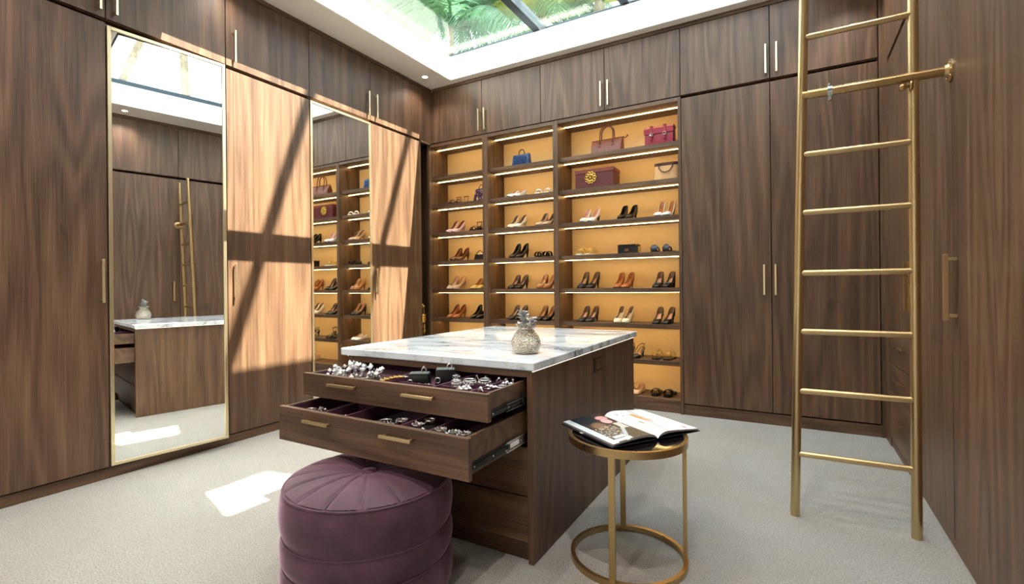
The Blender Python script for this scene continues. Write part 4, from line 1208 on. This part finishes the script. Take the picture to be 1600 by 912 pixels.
def tote():
    t = Thing('tote_bag', 'brown leather tote with one tall arched handle', 'handbag', (-1.63, 4.845, S[0]), -0.05)
    m = leather_mat('brown_tote_leather', (104, 50, 30), (124, 62, 38))
    w, d, h = 0.315, 0.12, 0.150
    bm = B()
    loft(bm, [[(-w / 2, -d / 2, 0), (w / 2, -d / 2, 0), (w / 2, d / 2, 0), (-w / 2, d / 2, 0)], [(-w / 2 - 0.004, -d / 2 * 0.8, h * 0.5), (w / 2 + 0.004, -d / 2 * 0.8, h * 0.5), (w / 2 + 0.004, d / 2 * 0.8, h * 0.5), (-w / 2 - 0.004, d / 2 * 0.8, h * 0.5)], [(-w / 2 - 0.012, -0.006, h), (w / 2 + 0.012, -0.006, h), (w / 2 + 0.012, 0.006, h), (-w / 2 - 0.012, 0.006, h)]])
    bmesh.ops.bevel(bm, geom=bm.edges[:], offset=0.005, segments=2, affect='EDGES'); t.add('body', bm, m, smooth=50)
    bm = B(); tube(bm, [(-w / 2 - 0.01, 0, h + 0.002), (w / 2 + 0.02, 0, h + 0.002)], 0.004, 6); t.add('zip', bm, simple('dark_zip', lin(70, 40, 26), 0.5))
    for s, yy in ((1, -0.045), (-1, 0.03)):
        bm = B(); pts = [(-0.068, yy, h * 0.62), (-0.070, yy * 0.6, h + 0.02)] + [(0.070 * math.cos(PI - a), yy * 0.5, h + 0.055 + 0.085 * math.sin(a)) for a in [PI * k / 10 for k in range(1, 10)]] + [(0.070, yy * 0.6, h + 0.02), (0.068, yy, h * 0.62)]
        tube(bm, pts, 0.0068, 8); hd = t.add('handle', bm, m, smooth=180)
        for xx in (-0.068, 0.068):
            bm = B(); lathe(bm, [(0, 0.003), (0.014, 0.002), (0.017, 0.0), (0.0, -0.002)], 14)
            bmesh.ops.scale(bm, verts=bm.verts, vec=(1, 1.35, 1)); bmesh.ops.rotate(bm, verts=bm.verts, cent=(0, 0, 0), matrix=Matrix.Rotation(PI / 2 - 0.22 * s, 3, 'X'))
            bmesh.ops.translate(bm, verts=bm.verts, vec=(xx, yy * 1.04, h * 0.60)); t.add('handle_patch', bm, m, hd, smooth=40)
    bm = B(); tube(bm, [(w / 2 + 0.012, 0, h), (w / 2 + 0.035, -0.004, h - 0.012), (w / 2 + 0.055, -0.004, h + 0.004)], 0.005, 6); ball(bm, (w / 2 + 0.056, -0.004, h + 0.008), 0.008, 8, 5); t.add('zip_pull', bm, m, smooth=180)
tote()
def satchel():
    t = Thing('satchel', 'crimson satchel with two buckled straps', 'handbag', (-1.105, 4.86, S[0]), 0.0)
    m = leather_mat('crimson_leather', (146, 36, 58), (164, 48, 70)); m2 = leather_mat('crimson_strap', (150, 40, 48), (160, 48, 56))
    w, d, h = 0.270, 0.12, 0.180
    bm = B(); trapezoid(bm, w, w, d, d * 0.92, h, 0, 0.008); t.add('body', bm, m, smooth=50)
    bm = B(); loft(bm, [[(-w / 2 - 0.004, y_, z_) for y_, z_ in ((-d / 2 - 0.008, h * 0.66), (-d / 2 - 0.010, h - 0.012), (-d / 2 + 0.012, h + 0.010), (d / 2 - 0.01, h + 0.010), (d / 2, h - 0.01), (d / 2 - 0.012, h - 0.004), (-d / 2 + 0.010, h + 0.002), (-d / 2 - 0.002, h - 0.014), (-d / 2 - 0.002, h * 0.66))],
                        [(w / 2 + 0.004, y_, z_) for y_, z_ in ((-d / 2 - 0.008, h * 0.66), (-d / 2 - 0.010, h - 0.012), (-d / 2 + 0.012, h + 0.010), (d / 2 - 0.01, h + 0.010), (d / 2, h - 0.01), (d / 2 - 0.012, h - 0.004), (-d / 2 + 0.010, h + 0.002), (-d / 2 - 0.002, h - 0.014), (-d / 2 - 0.002, h * 0.66))]]); t.add('flap', bm, m)
    for xx in (-0.068, 0.058):
        bm = B(); box(bm, xx - 0.012, xx + 0.012, -d / 2 - 0.016, -d / 2 - 0.010, 0.055, h + 0.006, 0.001); box(bm, xx - 0.014, xx + 0.014, -d / 2 - 0.014, d / 2, h + 0.009, h + 0.015, 0.001); s = t.add('strap', bm, m2)
        bm = B(); f0 = -d / 2 - 0.019
        for a, b, c_, e in ((-0.017, 0.017, 0.118, 0.123), (-0.017, 0.017, 0.090, 0.095), (-0.017, -0.012, 0.090, 0.123), (0.012, 0.017, 0.090, 0.123)): box(bm, xx + a, xx + b, f0 - 0.003, f0 + 0.003, c_, e, 0.0008)
        t.add('buckle', bm, SILVER, s)
        bm = B(); tube(bm, [(xx, f0, 0.085), (xx + 0.004, f0 - 0.004, 0.060), (xx + 0.012, f0 - 0.004, 0.042)], 0.004, 6); t.add('tassel', bm, m2, s, smooth=180)
    bm = B(); ball(bm, (-0.072, -d / 2 - 0.024, 0.098), 0.012, 10, 6); t.add('padlock', bm, SILVER, smooth=180)
satchel()
def burgundy_box():
    t = Thing('keepsake_box', 'burgundy leather box with lid and round gold filigree ornament', 'box', (-1.745, 4.855, S[1]), 0.0)
    m = leather_mat('burgundy_leather', (84, 32, 34), (98, 40, 40)); m2 = leather_mat('burgundy_lid', (112, 48, 36), (126, 58, 44))
    w, d, h = 0.41, 0.20, 0.150
    bm = B(); box(bm, -w / 2, w / 2, -d / 2, d / 2, 0, h, 0.003); t.add('body', bm, m)
    bm = B(); box(bm, -w / 2 - 0.004, w / 2 + 0.004, -d / 2 - 0.004, d / 2 + 0.004, h + 0.001, h + 0.042, 0.004); t.add('lid', bm, m2)
    f0 = -d / 2 - 0.009; c = (-0.035, f0, 0.104)
    orn = t.add('ornament', (lambda b: tube(b, circ(c, 0.030, 28, 'xz'), 0.0042, 6, closed=True))(B()), GOLD, smooth=180)
    bm = B()
    for k in range(10):
        a = 2 * PI * k / 10
        tube(bm, circ((c[0] + 0.048 * math.cos(a), f0, c[2] + 0.048 * math.sin(a)), 0.0125, 10, 'xz'), 0.0042, 5, closed=True)
    for k in range(5):
        a = 2 * PI * k / 5
        tube(bm, [(c[0], f0, c[2]), (c[0] + 0.030 * math.cos(a), f0 - 0.002, c[2] + 0.030 * math.sin(a))], 0.0034, 5)
    ball(bm, c, 0.008, 8, 5); o = t.add('filigree', bm, GOLD, orn, smooth=180); o['kind'] = 'stuff'
burgundy_box()
def beige_bag():
    t = Thing('bucket_bag', 'beige bucket bag with dark brown rim and drooping handle', 'handbag', (-1.04, 4.84, S[1]), 0.0)
    m = leather_mat('beige_leather', (214, 164, 112), (224, 176, 124)); m2 = leather_mat('dark_rim_leather', (70, 36, 26), (84, 46, 32))
    w, d, h = 0.23, 0.11, 0.165
    def ell(w, d, z, n=32): return [(w / 2 * math.copysign(abs(math.cos(a)) ** 0.6, math.cos(a)), d / 2 * math.copysign(abs(math.sin(a)) ** 0.6, math.sin(a)), z) for a in [2 * PI * k / n for k in range(n)]]
    bm = B(); loft(bm, [ell(w * 1.04, d, 0), ell(w * 1.05, d * 1.02, 0.01), ell(w, d * 0.95, h * 0.6), ell(w * 0.96, d * 0.9, h - 0.002)]); t.add('body', bm, m, smooth=50)
    bm = B(); loft(bm, [ell(w * 0.99, d * 0.95, h - 0.024), ell(w * 0.985, d * 0.945, h + 0.004), ell(w * 0.93, d * 0.80, h + 0.004), ell(w * 0.93, d * 0.80, h - 0.01)]); t.add('rim', bm, m2, smooth=40)
    bm = B(); tube(bm, [(-0.066, -d / 2 * 0.97, h - 0.012), (-0.060, -d / 2 - 0.008, h - 0.05), (-0.035, -d / 2 - 0.012, h - 0.082), (0.0, -d / 2 - 0.014, h - 0.093), (0.035, -d / 2 - 0.012, h - 0.082), (0.060, -d / 2 - 0.008, h - 0.05), (0.066, -d / 2 * 0.97, h - 0.012)], 0.0055, 8); t.add('handle', bm, m2, smooth=180)
    for xx in (-0.066, 0.066):
        bm = B(); box(bm, xx - 0.013, xx + 0.013, -d / 2 - 0.001, -d / 2 + 0.004, h - 0.024, h + 0.002, 0.001); t.add('tab', bm, m2)
    bm = B(); ball(bm, (w / 2 + 0.006, 0, h * 0.62), 0.010, 10, 6); t.add('stud', bm, m2, smooth=180)
beige_bag()
def black_box():
    t = Thing('trinket_box', 'small black box with gold corners and oval badge', 'box', (-1.415, 4.83, S[3]), 0.0)
    w, d, h = 0.195, 0.10, 0.076
    bm = B(); box(bm, -w / 2, w / 2, -d / 2, d / 2, 0, h, 0.002); t.add('body', bm, BLACK)
    bm = B(); box(bm, -w / 2 - 0.006, w / 2 + 0.006, -d / 2 - 0.006, d / 2 + 0.004, h, h + 0.014, 0.003); t.add('lid', bm, BLACK)
    bm = B(); lathe(bm, [(0, 0.004), (0.014, 0.003), (0.016, 0.0), (0, -0.001)], 20); bmesh.ops.scale(bm, verts=bm.verts, vec=(1.35, 0.85, 1)); bmesh.ops.rotate(bm, verts=bm.verts, cent=(0, 0, 0), matrix=Matrix.Rotation(PI / 2, 3, 'X')); bmesh.ops.translate(bm, verts=bm.verts, vec=(-0.01, -d / 2, 0.034)); t.add('badge', bm, simple('copper_badge', lin(170, 104, 72), 0.3, 1.0), smooth=40)
    for xx in (-w / 2 + 0.006, w / 2 - 0.006):
        bm = B(); box(bm, xx - 0.006, xx + 0.006, -d / 2 - 0.0075, -d / 2 - 0.005, h + 0.002, h + 0.012, 0.001); t.add('corner', bm, GOLD)
    bm = B()
    for z in (0.018, 0.038, 0.058): box(bm, w / 2, w / 2 + 0.022, -0.030, 0.020, z - 0.006, z + 0.006, 0.001)
    t.add('clasp', bm, GOLD)
black_box()

# ------------------------------------------------------------------ jewellery in the two open drawers
ZU, ZL = 0.746, 0.590      # lined floors
GEMC = simple('crystal', lin(232, 236, 240), 0.06, 0.85)
def gem_ring(bm, c, r, rot=0.0, gem=0.006, tilt=0.35):
    pts = [(c[0] + r * math.cos(a) * math.cos(rot), c[1] + r * math.cos(a) * math.sin(rot), c[2] + r + r * math.sin(a)) for a in [2 * PI * k / 16 for k in range(16)]]
    tube(bm, pts, 0.0022, 6, closed=True)
    octa(bm, (c[0], c[1], c[2] + 2 * r + gem * 0.6), gem, gem * 0.8)
def jewel(name, label, loc, parts, cat='jewellery', rz=0.0, group=None):
    t = Thing(name, label, cat, loc, rz, group)
    for nm, fn, mat in parts:
        bm = B(); fn(bm); t.add(nm, bm, mat, smooth=None if mat is GEMC else 60)
    return t
rj = random.Random(11)
# crystal headpiece on a tray
t = Thing('jewellery_tray', 'dark flat tray with gold rim in the upper drawer', 'tray', (-1.83, 1.72, ZU), 0.12)
bm = B(); box(bm, -0.15, 0.15, -0.075, 0.075, 0.001, 0.007, 0.002); t.add('base', bm, simple('tray_brown', lin(56, 40, 34), 0.35))
bm = B()
for a in (-0.15, 0.146): box(bm, a, a + 0.004, -0.075, 0.075, 0.007, 0.011)
for a in (-0.075, 0.071): box(bm, -0.146, 0.146, a, a + 0.004, 0.007, 0.011)
t.add('rim', bm, BRASS)
t = Thing('crystal_headpiece', 'white crystal headpiece with pearls on the tray in the upper drawer', 'jewellery', (-1.86, 1.71, ZU + 0.008), 0.30)
CRW = simple('milky_crystal', lin(240, 242, 244), 0.12, 0.25)
bm = B(); tube(bm, [(-0.12, 0.01, 0.004), (-0.06, -0.012, 0.004), (0, -0.018, 0.004), (0.06, -0.012, 0.004), (0.12, 0.01, 0.004)], 0.003, 6); t.add('band', bm, SILVER)
for k in range(84):
    u = rj.uniform(-1, 1); hh = rj.random()
    bm = B(); r = rj.uniform(0.006, 0.012)
    c = (0.115 * u, -0.012 + rj.uniform(-0.03, 0.03), 0.010 + hh * 0.066 * (1 - 0.45 * abs(u + 0.1)))
    if k % 3: octa(bm, c, r, r * rj.uniform(0.7, 1.5), rj.random() * 3)
    else: ball(bm, c, r * 0.75, 8, 5)
    t.add('crystal', bm, CRW if k % 2 else GEMC, smooth=180 if k % 3 == 0 else None)
for k in range(14):
    bm = B(); x = -0.11 + 0.22 * k / 13
    tube(bm, [(x, -0.012, 0.004), (x + rj.uniform(-0.01, 0.01), -0.01, 0.03 + 0.02 * rj.random())], 0.0014, 5); t.add('wire', bm, SILVER)
# gold bracelet
def bar_chain(n, step, wid, th):
    def f(bm):
        for k in range(n):
            x = (k - n / 2) * step; z = 0.006 + 0.010 * math.sin(PI * k / n)
            box(bm, x - step * 0.36, x + step * 0.36, -wid / 2, wid / 2, z, z + th, 0.001)
        tube(bm, [((k - n / 2) * step, 0, 0.008 + 0.010 * math.sin(PI * k / n)) for k in range(n)], 0.003, 6)
    return f
t = Thing('gold_bracelet', 'gold link bracelet lying over the divider in the upper drawer', 'jewellery', (-1.545, 1.660, ZU + 0.03), 0.95)
for k in range(8):
    bm = B(); x = (k - 3.5) * 0.017; box(bm, x - 0.0066, x + 0.0066, -0.017, 0.017, 0.006 + 0.008 * math.sin(PI * k / 7), 0.012 + 0.008 * math.sin(PI * k / 7), 0.0015); t.add('link', bm, GOLD if k < 5 else SILVER)
bm = B(); tube(bm, [((k - 3.5) * 0.017, 0, 0.008 + 0.008 * math.sin(PI * k / 7)) for k in range(8)], 0.003, 6); t.add('pin', bm, GOLD)
# black presentation boxes
def ring_box(label, x, y, rz, w, d, h, top):
    t = Thing('ring_box', label, 'jewellery box', (x, y, ZU), rz)
    bm = B(); trapezoid(bm, w, w * 0.92, d, d * 0.9, h, 0.0, 0.004); t.add('body', bm, BLACK, smooth=40)
    bm = B(); box(bm, -w * 0.44, w * 0.44, -d * 0.42, d * 0.42, h, h + 0.005, 0.002); t.add('lid', bm, simple('slate_velvet', lin(72, 84, 82), 0.6))
    bm = B(); tube(bm, circ((-w * 0.36, -d / 2 - 0.003, h * 0.42), 0.010, 16, 'xz'), 0.003, 6, closed=True); t.add('ring', bm, SILVER, smooth=180)
    if top:
        bm = B(); gem_ring(bm, (w * 0.2, 0, h + 0.004), 0.009); t.add('gem_ring', bm, GEMC)
    bm = B()
    for k in range(5): octa(bm, (w * rj.uniform(-0.1, 0.5), -d / 2 - 0.006, 0.006 + 0.012 * rj.random()), 0.005)
    t.add('stones', bm, GEMC)
ring_box('black ring box with flat front and silver ring, beside the gold bracelet', -1.475, 1.725, 0.5, 0.085, 0.055, 0.050, True)
ring_box('taller black ring box with grey lid in the upper drawer', -1.385, 1.800, 0.6, 0.080, 0.060, 0.062, True)
# bracelets, rings, brooches of the upper drawer
def cuff(R, h, n=24):
    def f(bm):
        for k in range(2): tube(bm, circ((0, 0, 0.004 + k * h), R, n), 0.0028, 6, closed=True)
    return f
def studs(R, h, n=14, r=0.0042):
    def f(bm):
        for k in range(n): octa(bm, (R * math.cos(2 * PI * k / n), R * math.sin(2 * PI * k / n), 0.004 + h / 2), r)
    return f
def bracelet(label, x, y, z, R=0.026, h=0.012, rz=0.0, mat=None):
    t = Thing('bracelet', label, 'jewellery', (x, y, z), rz, 'bracelets in the drawers')
    bm = B(); cuff(R, h)(bm); t.add('hoops', bm, mat or SILVER, smooth=180)
    bm = B(); studs(R, h)(bm); t.add('stones', bm, GEMC)
def brooch(label, x, y, z, s=0.02, rz=0.0, n=7):
    t = Thing('brooch', label, 'jewellery', (x, y, z), rz, 'brooches in the drawers')
    bm = B(); ball(bm, (0, 0, 0.010), s * 0.42, 10, 6, 0.7); t.add('centre_stone', bm, GEMC, smooth=180)
    bm = B()
    for k in range(n):
        a = 2 * PI * k / n; octa(bm, (s * 0.8 * math.cos(a), s * 0.8 * math.sin(a), 0.008 + 0.004 * math.sin(3 * a)), s * 0.38, s * 0.25, a)
    t.add('petals', bm, SILVER)
    bm = B(); tube(bm, [(-s * 1.3, 0, 0.003), (s * 1.3, 0, 0.003)], 0.0014, 5); t.add('pin', bm, SILVER)
def ring(label, x, y, z, rz=0.0, gem=0.007, r=0.010):
    t = Thing('finger_ring', label, 'jewellery', (x, y, z), rz, 'rings in the drawers')
    bm = B(); tube(bm, circ((0, 0, r), r, 18, 'xz'), 0.0024, 6, closed=True); t.add('band', bm, SILVER, smooth=180)
    bm = B(); octa(bm, (0, 0, 2 * r + gem * 0.6), gem, gem * 0.8); t.add('stone', bm, GEMC)
bracelet('silver crystal bracelet behind the taller black ring box', -1.345, 1.815, ZU + 0.030, 0.018)
bracelet('dangling silver bracelet next to the divider beside the black boxes', -1.272, 1.728, ZU + 0.018, 0.016, 0.018, 0.5)
bracelet('wide silver bracelet, the middle one of three in the small compartments', -1.235, 1.775, ZU + 0.020, 0.024, 0.014)
bracelet('silver bracelet with sparkling stones farther from the black boxes', -1.175, 1.805, ZU + 0.020, 0.022, 0.016)
brooch('white flower brooch leaning on the front edge of the upper drawer', -1.155, 1.622, ZU + 0.034, 0.022, 0.3, 6)
ring('single silver ring in the front corner compartment of the upper drawer', -1.065, 1.606, ZU + 0.026)
brooch('silver star brooch in the corner compartment behind the single ring', -1.078, 1.705, ZU + 0.030, 0.019, 0.8, 5)
bracelet('thin silver bracelet in the dark compartment near the drawer side', -1.080, 1.790, ZU + 0.010, 0.020, 0.008)
brooch('silver cross brooch beside the drawer side', -1.050, 1.785, ZU + 0.034, 0.018, 0.2, 4)
for k, (x, y, w) in enumerate(((-1.09, 1.845, 'by the thin bracelet'), (-1.13, 1.850, 'under the top rail'), (-1.20, 1.850, 'behind the wide bracelet'), (-1.055, 1.845, 'in the rear corner'), (-1.25, 1.855, 'behind the dangling bracelet'))):
    ring('small ring with bright stone %s in the upper drawer' % w, x, y, ZU + 0.020, k * 0.7, 0.006, 0.009)
# lower drawer: watches and bangles
def watch(label, x, y, z, rz=0.0, dial=BLACK):
    t = Thing('wristwatch', label, 'watch', (x, y, z), rz, 'watches in the lower drawer')
    bm = B(); lathe(bm, [(0, 0.0), (0.026, 0.0), (0.030, 0.008), (0.030, 0.020), (0.022, 0.028), (0, 0.028)], 16); t.add('cushion', bm, BLACK_MATT, smooth=50)
    bm = B(); tube(bm, [(0.034 * math.cos(a), 0, 0.016 + 0.022 * math.sin(a)) for a in [2 * PI * k / 20 for k in range(20)]], 0.008, 8, closed=True, flat=0.3); t.add('strap', bm, CHROME, smooth=60)
    bm = B(); lathe(bm, [(0.014, 0.034), (0.020, 0.034), (0.021, 0.038), (0.019, 0.044), (0.015, 0.044), (0.014, 0.040)], 24); t.add('case', bm, SILVER, smooth=40)
    bm = B(); lathe(bm, [(0, 0.0405), (0.0152, 0.0405)], 20); t.add('dial', bm, dial)
    bm = B()
    for k in range(10): octa(bm, (0.018 * math.cos(k * 0.628), 0.018 * math.sin(k * 0.628), 0.044), 0.003)
    t.add('stones', bm, GEMC)
yl = 1.50
bracelet('pearl bracelet in the lower drawer corner beside the sunlit wardrobe', -1.955, 1.515, ZL + 0.026, 0.024, 0.010)
brooch('silver brooch behind the corner pearl bracelet in the lower drawer', -1.93, 1.560, ZL + 0.030, 0.018, 0.4, 5)
ring('silver ring beside the corner bracelet in the lower drawer', -1.885, 1.512, ZL + 0.026, 0.3)
brooch('dark brooch before the first divider of the lower drawer', -1.828, 1.510, ZL + 0.024, 0.018, 0.9, 6)
ring('lone ring in the nearly empty lower compartment', -1.715, 1.510, ZL + 0.016, 0.6)
bracelet('gold-edged bangle standing in the middle lower compartment', -1.475, 1.505, ZL + 0.030, 0.028, 0.014, 0.2)
bracelet('dark bangle behind the gold-edged bangle in the lower drawer', -1.442, 1.555, ZL + 0.030, 0.024, 0.012, 0.2, DARK_METAL)
watch('black-dialled watch before the divider of the middle lower compartment', -1.400, 1.525, ZL + 0.012, 0.4)
watch('black watch with pale round face in the lower drawer', -1.300, 1.505, ZL + 0.012, 0.2, SILVER)
watch('dark watch behind the pale-faced watch', -1.300, 1.585, ZL + 0.012, 0.9)
brooch('tall silver brooch beside the pale-faced watch', -1.33, 1.54, ZL + 0.045, 0.016, 0.2, 5)
watch('bright crystal watch, first of the row by the lower drawer corner', -1.172, 1.490, ZL + 0.014, 0.3, SILVER)
watch('green-grey watch in the row by the lower drawer corner', -1.120, 1.505, ZL + 0.008, 0.0, simple('green_dial', lin(70, 86, 78), 0.3))
watch('large black crystal watch in the lower drawer corner', -1.062, 1.490, ZL + 0.014, -0.3)
bracelet('black bangle behind the large crystal watch', -1.055, 1.560, ZL + 0.030, 0.024, 0.012, 0.0, DARK_METAL)
for o in list(COL.objects):
    if o.parent is None and o.get('category') in ('jewellery', 'watch', 'jewellery box') and o.name.split('.')[0] != 'chain_bundle':
        f = 1.18 if o.name.startswith(('crystal', 'gold', 'ring_box')) else 1.2
        o.scale = (f, f, f)

# ------------------------------------------------------------------ outside: added roof slab, palms, two of them added for their trunk shadows
bm = B(); box(bm, -14, 10, -6, 18, -0.25, -0.101); struct('ground', bm, noisy('garden_ground', lin(120, 118, 96), lin(96, 110, 74), 1.0, 0.9))
def outside():
    t = Thing('sun_blocker', 'unseen added roof slab of the upper storey high beside the skylight', 'shading', (2.2, 5.0, 3.9), world=True)  # added out of view; its outline cuts the sun into patches
    bm = B(); pts = [(-1.0, 0.8), (2.51, 0.8), (2.51, 2.57), (2.0, 2.714), (2.0, 3.18), (2.51, 3.18), (2.51, 7.0), (0.976, 7.0), (0.976, 2.554), (-1.0, 2.25)]
    loft(bm, [[(x, y, 8.0) for x, y in pts], [(x, y, 8.18) for x, y in pts]]); t.add('slab', bm, WHITE_PAINT)
    bm = B(); box(bm, 2.5101, 3.2, 0.8, 7.0, 8.0, 8.18); t.add('slab', bm, WHITE_PAINT)
    for y in (1.0, 6.92):
        bm = B(); box(bm, 1.40, 1.54, y - 0.07, y + 0.07, 3.9, 8.0); t.add('post', bm, WHITE_PAINT)
outside()
bark = noisy('palm_bark', lin(150, 138, 120), lin(112, 100, 86), 9.0, 0.9, bump=0.6, bscale=20.0, bdist=0.03)
def leaf_mat(name, a, b):
    m = Mat(name); m.set(Roughness=0.5)
    m.col(m.ramp(m.noise(m.coords(), 2.0, 3), [(0.35, a), (0.65, b)]))
    tr = m.node('ShaderNodeBsdfTranslucent'); tr.inputs['Color'].default_value = b
    mx = m.node('ShaderNodeMixShader'); mx.inputs[0].default_value = 0.4
    m.l.new(m.b.outputs[0], mx.inputs[1]); m.l.new(tr.outputs[0], mx.inputs[2]); m.l.new(mx.outputs[0], m.out.inputs['Surface'])
    return m.m
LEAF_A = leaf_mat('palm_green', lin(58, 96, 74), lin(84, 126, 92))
LEAF_B = leaf_mat('palm_lit_yellow', lin(104, 124, 46), lin(168, 168, 70))  # yellow light on these fronds is put into the leaf colour
rp = random.Random(21)
def frond_mesh(mat, L, droop):
    bm = B()
    P = lambda q: Vector((L * q * (1 - 0.18 * q * droop), 0, L * (0.30 * q - droop * 0.62 * q * q)))
    tube(bm, [P(i / 8) for i in range(9)], [0.026 * (1 - 0.85 * i / 8) for i in range(9)], 5)
    n = 34
    for i in range(n):
        q = 0.14 + 0.84 * i / (n - 1)
        p = P(q); d = (P(min(1, q + 0.03)) - P(q - 0.03)).normalized()
        ll = L * 0.30 * math.sin(PI * (0.12 + 0.80 * q)) ** 0.8
        for s in (-1, 1):
            side = Vector((0, s, 0))
            dirv = (side * 0.74 + d * 0.62 + Vector((0, 0, -0.10 - 0.28 * droop + rp.uniform(-0.08, 0.08)))).normalized()
            w = d * 0.022
            a = bm.verts.new(p - w); b = bm.verts.new(p + w)
            m1 = p + dirv * ll * 0.55; c = bm.verts.new(m1 + w * 0.9); e = bm.verts.new(m1 - w * 0.9)
            tip = bm.verts.new(p + dirv * ll + Vector((0, 0, -ll * 0.22)))
            bm.faces.new((a, b, c, e)); bm.faces.new((e, c, tip))
    return mesh_of('frond', bm, mat)
FR = {('g', k): frond_mesh(LEAF_A, 2.3, 0.35 + 0.35 * k) for k in range(3)}
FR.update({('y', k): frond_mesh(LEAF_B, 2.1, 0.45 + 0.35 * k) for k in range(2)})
def palm(label, x, y, h, kinds, n, rot=0.0, lean=(0.0, 0.0), r=0.11, el0=-0.35, el1=1.25, bend=2.0, path=None):
    t = Thing('palm_tree', label, 'palm tree', (x, y, -0.1), group='palms beyond the skylight')
    bm = B(); pts = [(lean[0] * q ** bend, lean[1] * q ** bend, h * q) for q in [i / 10 for i in range(11)]]
    if path: pts = path
    tube(bm, pts, [r * (1.25 - 0.45 * i / (len(pts) - 1)) for i in range(len(pts))], 12); t.add('trunk', bm, bark, smooth=60)
    top = Vector(pts[-1])
    for k in range(n):
        a = rot + k * 2.39996
        el = el0 + (el1 - el0) * ((k * 0.618) % 1.0)
        me = FR[kinds[k % len(kinds)]]
        o = put('frond', me, t.o, top)
        o.rotation_euler = (0, -el, a)
    return t
palm('pale green palm hanging over the skylight corner above the small ceiling lamp', -6.0, 7.3, 6.9, [('g', 1), ('g', 2)], 22, 0.3, el0=-0.7, el1=0.7)
palm('second pale green palm, farther along the mirror wall beyond the skylight', -8.0, 7.6, 7.9, [('g', 1), ('g', 2)], 20, 0.9, el0=-0.7, el1=0.7)
palm('third pale green palm, low and close behind the skylight corner', -4.9, 6.6, 5.6, [('g', 1), ('g', 2)], 16, 0.2, r=0.06, el0=-0.2, el1=1.2)
palm('dense green palm seen through the skylight beside the dark glazing bar', -4.2, 8.6, 6.6, [('g', 1), ('g', 2)], 20, 1.1, el0=-0.6, el1=0.9)
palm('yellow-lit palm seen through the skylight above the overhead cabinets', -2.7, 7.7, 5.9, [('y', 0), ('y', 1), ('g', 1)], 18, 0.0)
palm('tall leaning palm added outside to cast a trunk shadow between the mirrors', 3.6, 4.0, 19.0, [('g', 0), ('g', 1)], 10, 0.0, r=0.060, el0=0.3, path=[(0, y - 4.0, z) for y, z in ((4.0, 0.0), (3.75, 4.0), (3.55, 8.0), (3.50, 9.6), (3.49, 10.4), (3.51, 11.1), (3.57, 11.8), (3.87, 12.7), (4.20, 13.7), (4.536, 14.7), (4.97, 16.0), (5.97, 19.0))])  # added palm; trunk bent to lay a diagonal shadow on the doors
palm('tall leaning palm added outside to cast a trunk shadow near the room corner', 3.6, 0.960, 19.0, [('g', 0), ('g', 1)], 10, 0.7, r=0.054, el0=0.3, lean=(0, 6.33), bend=1.0)  # added palm; leans to throw the second diagonal shadow on the wall
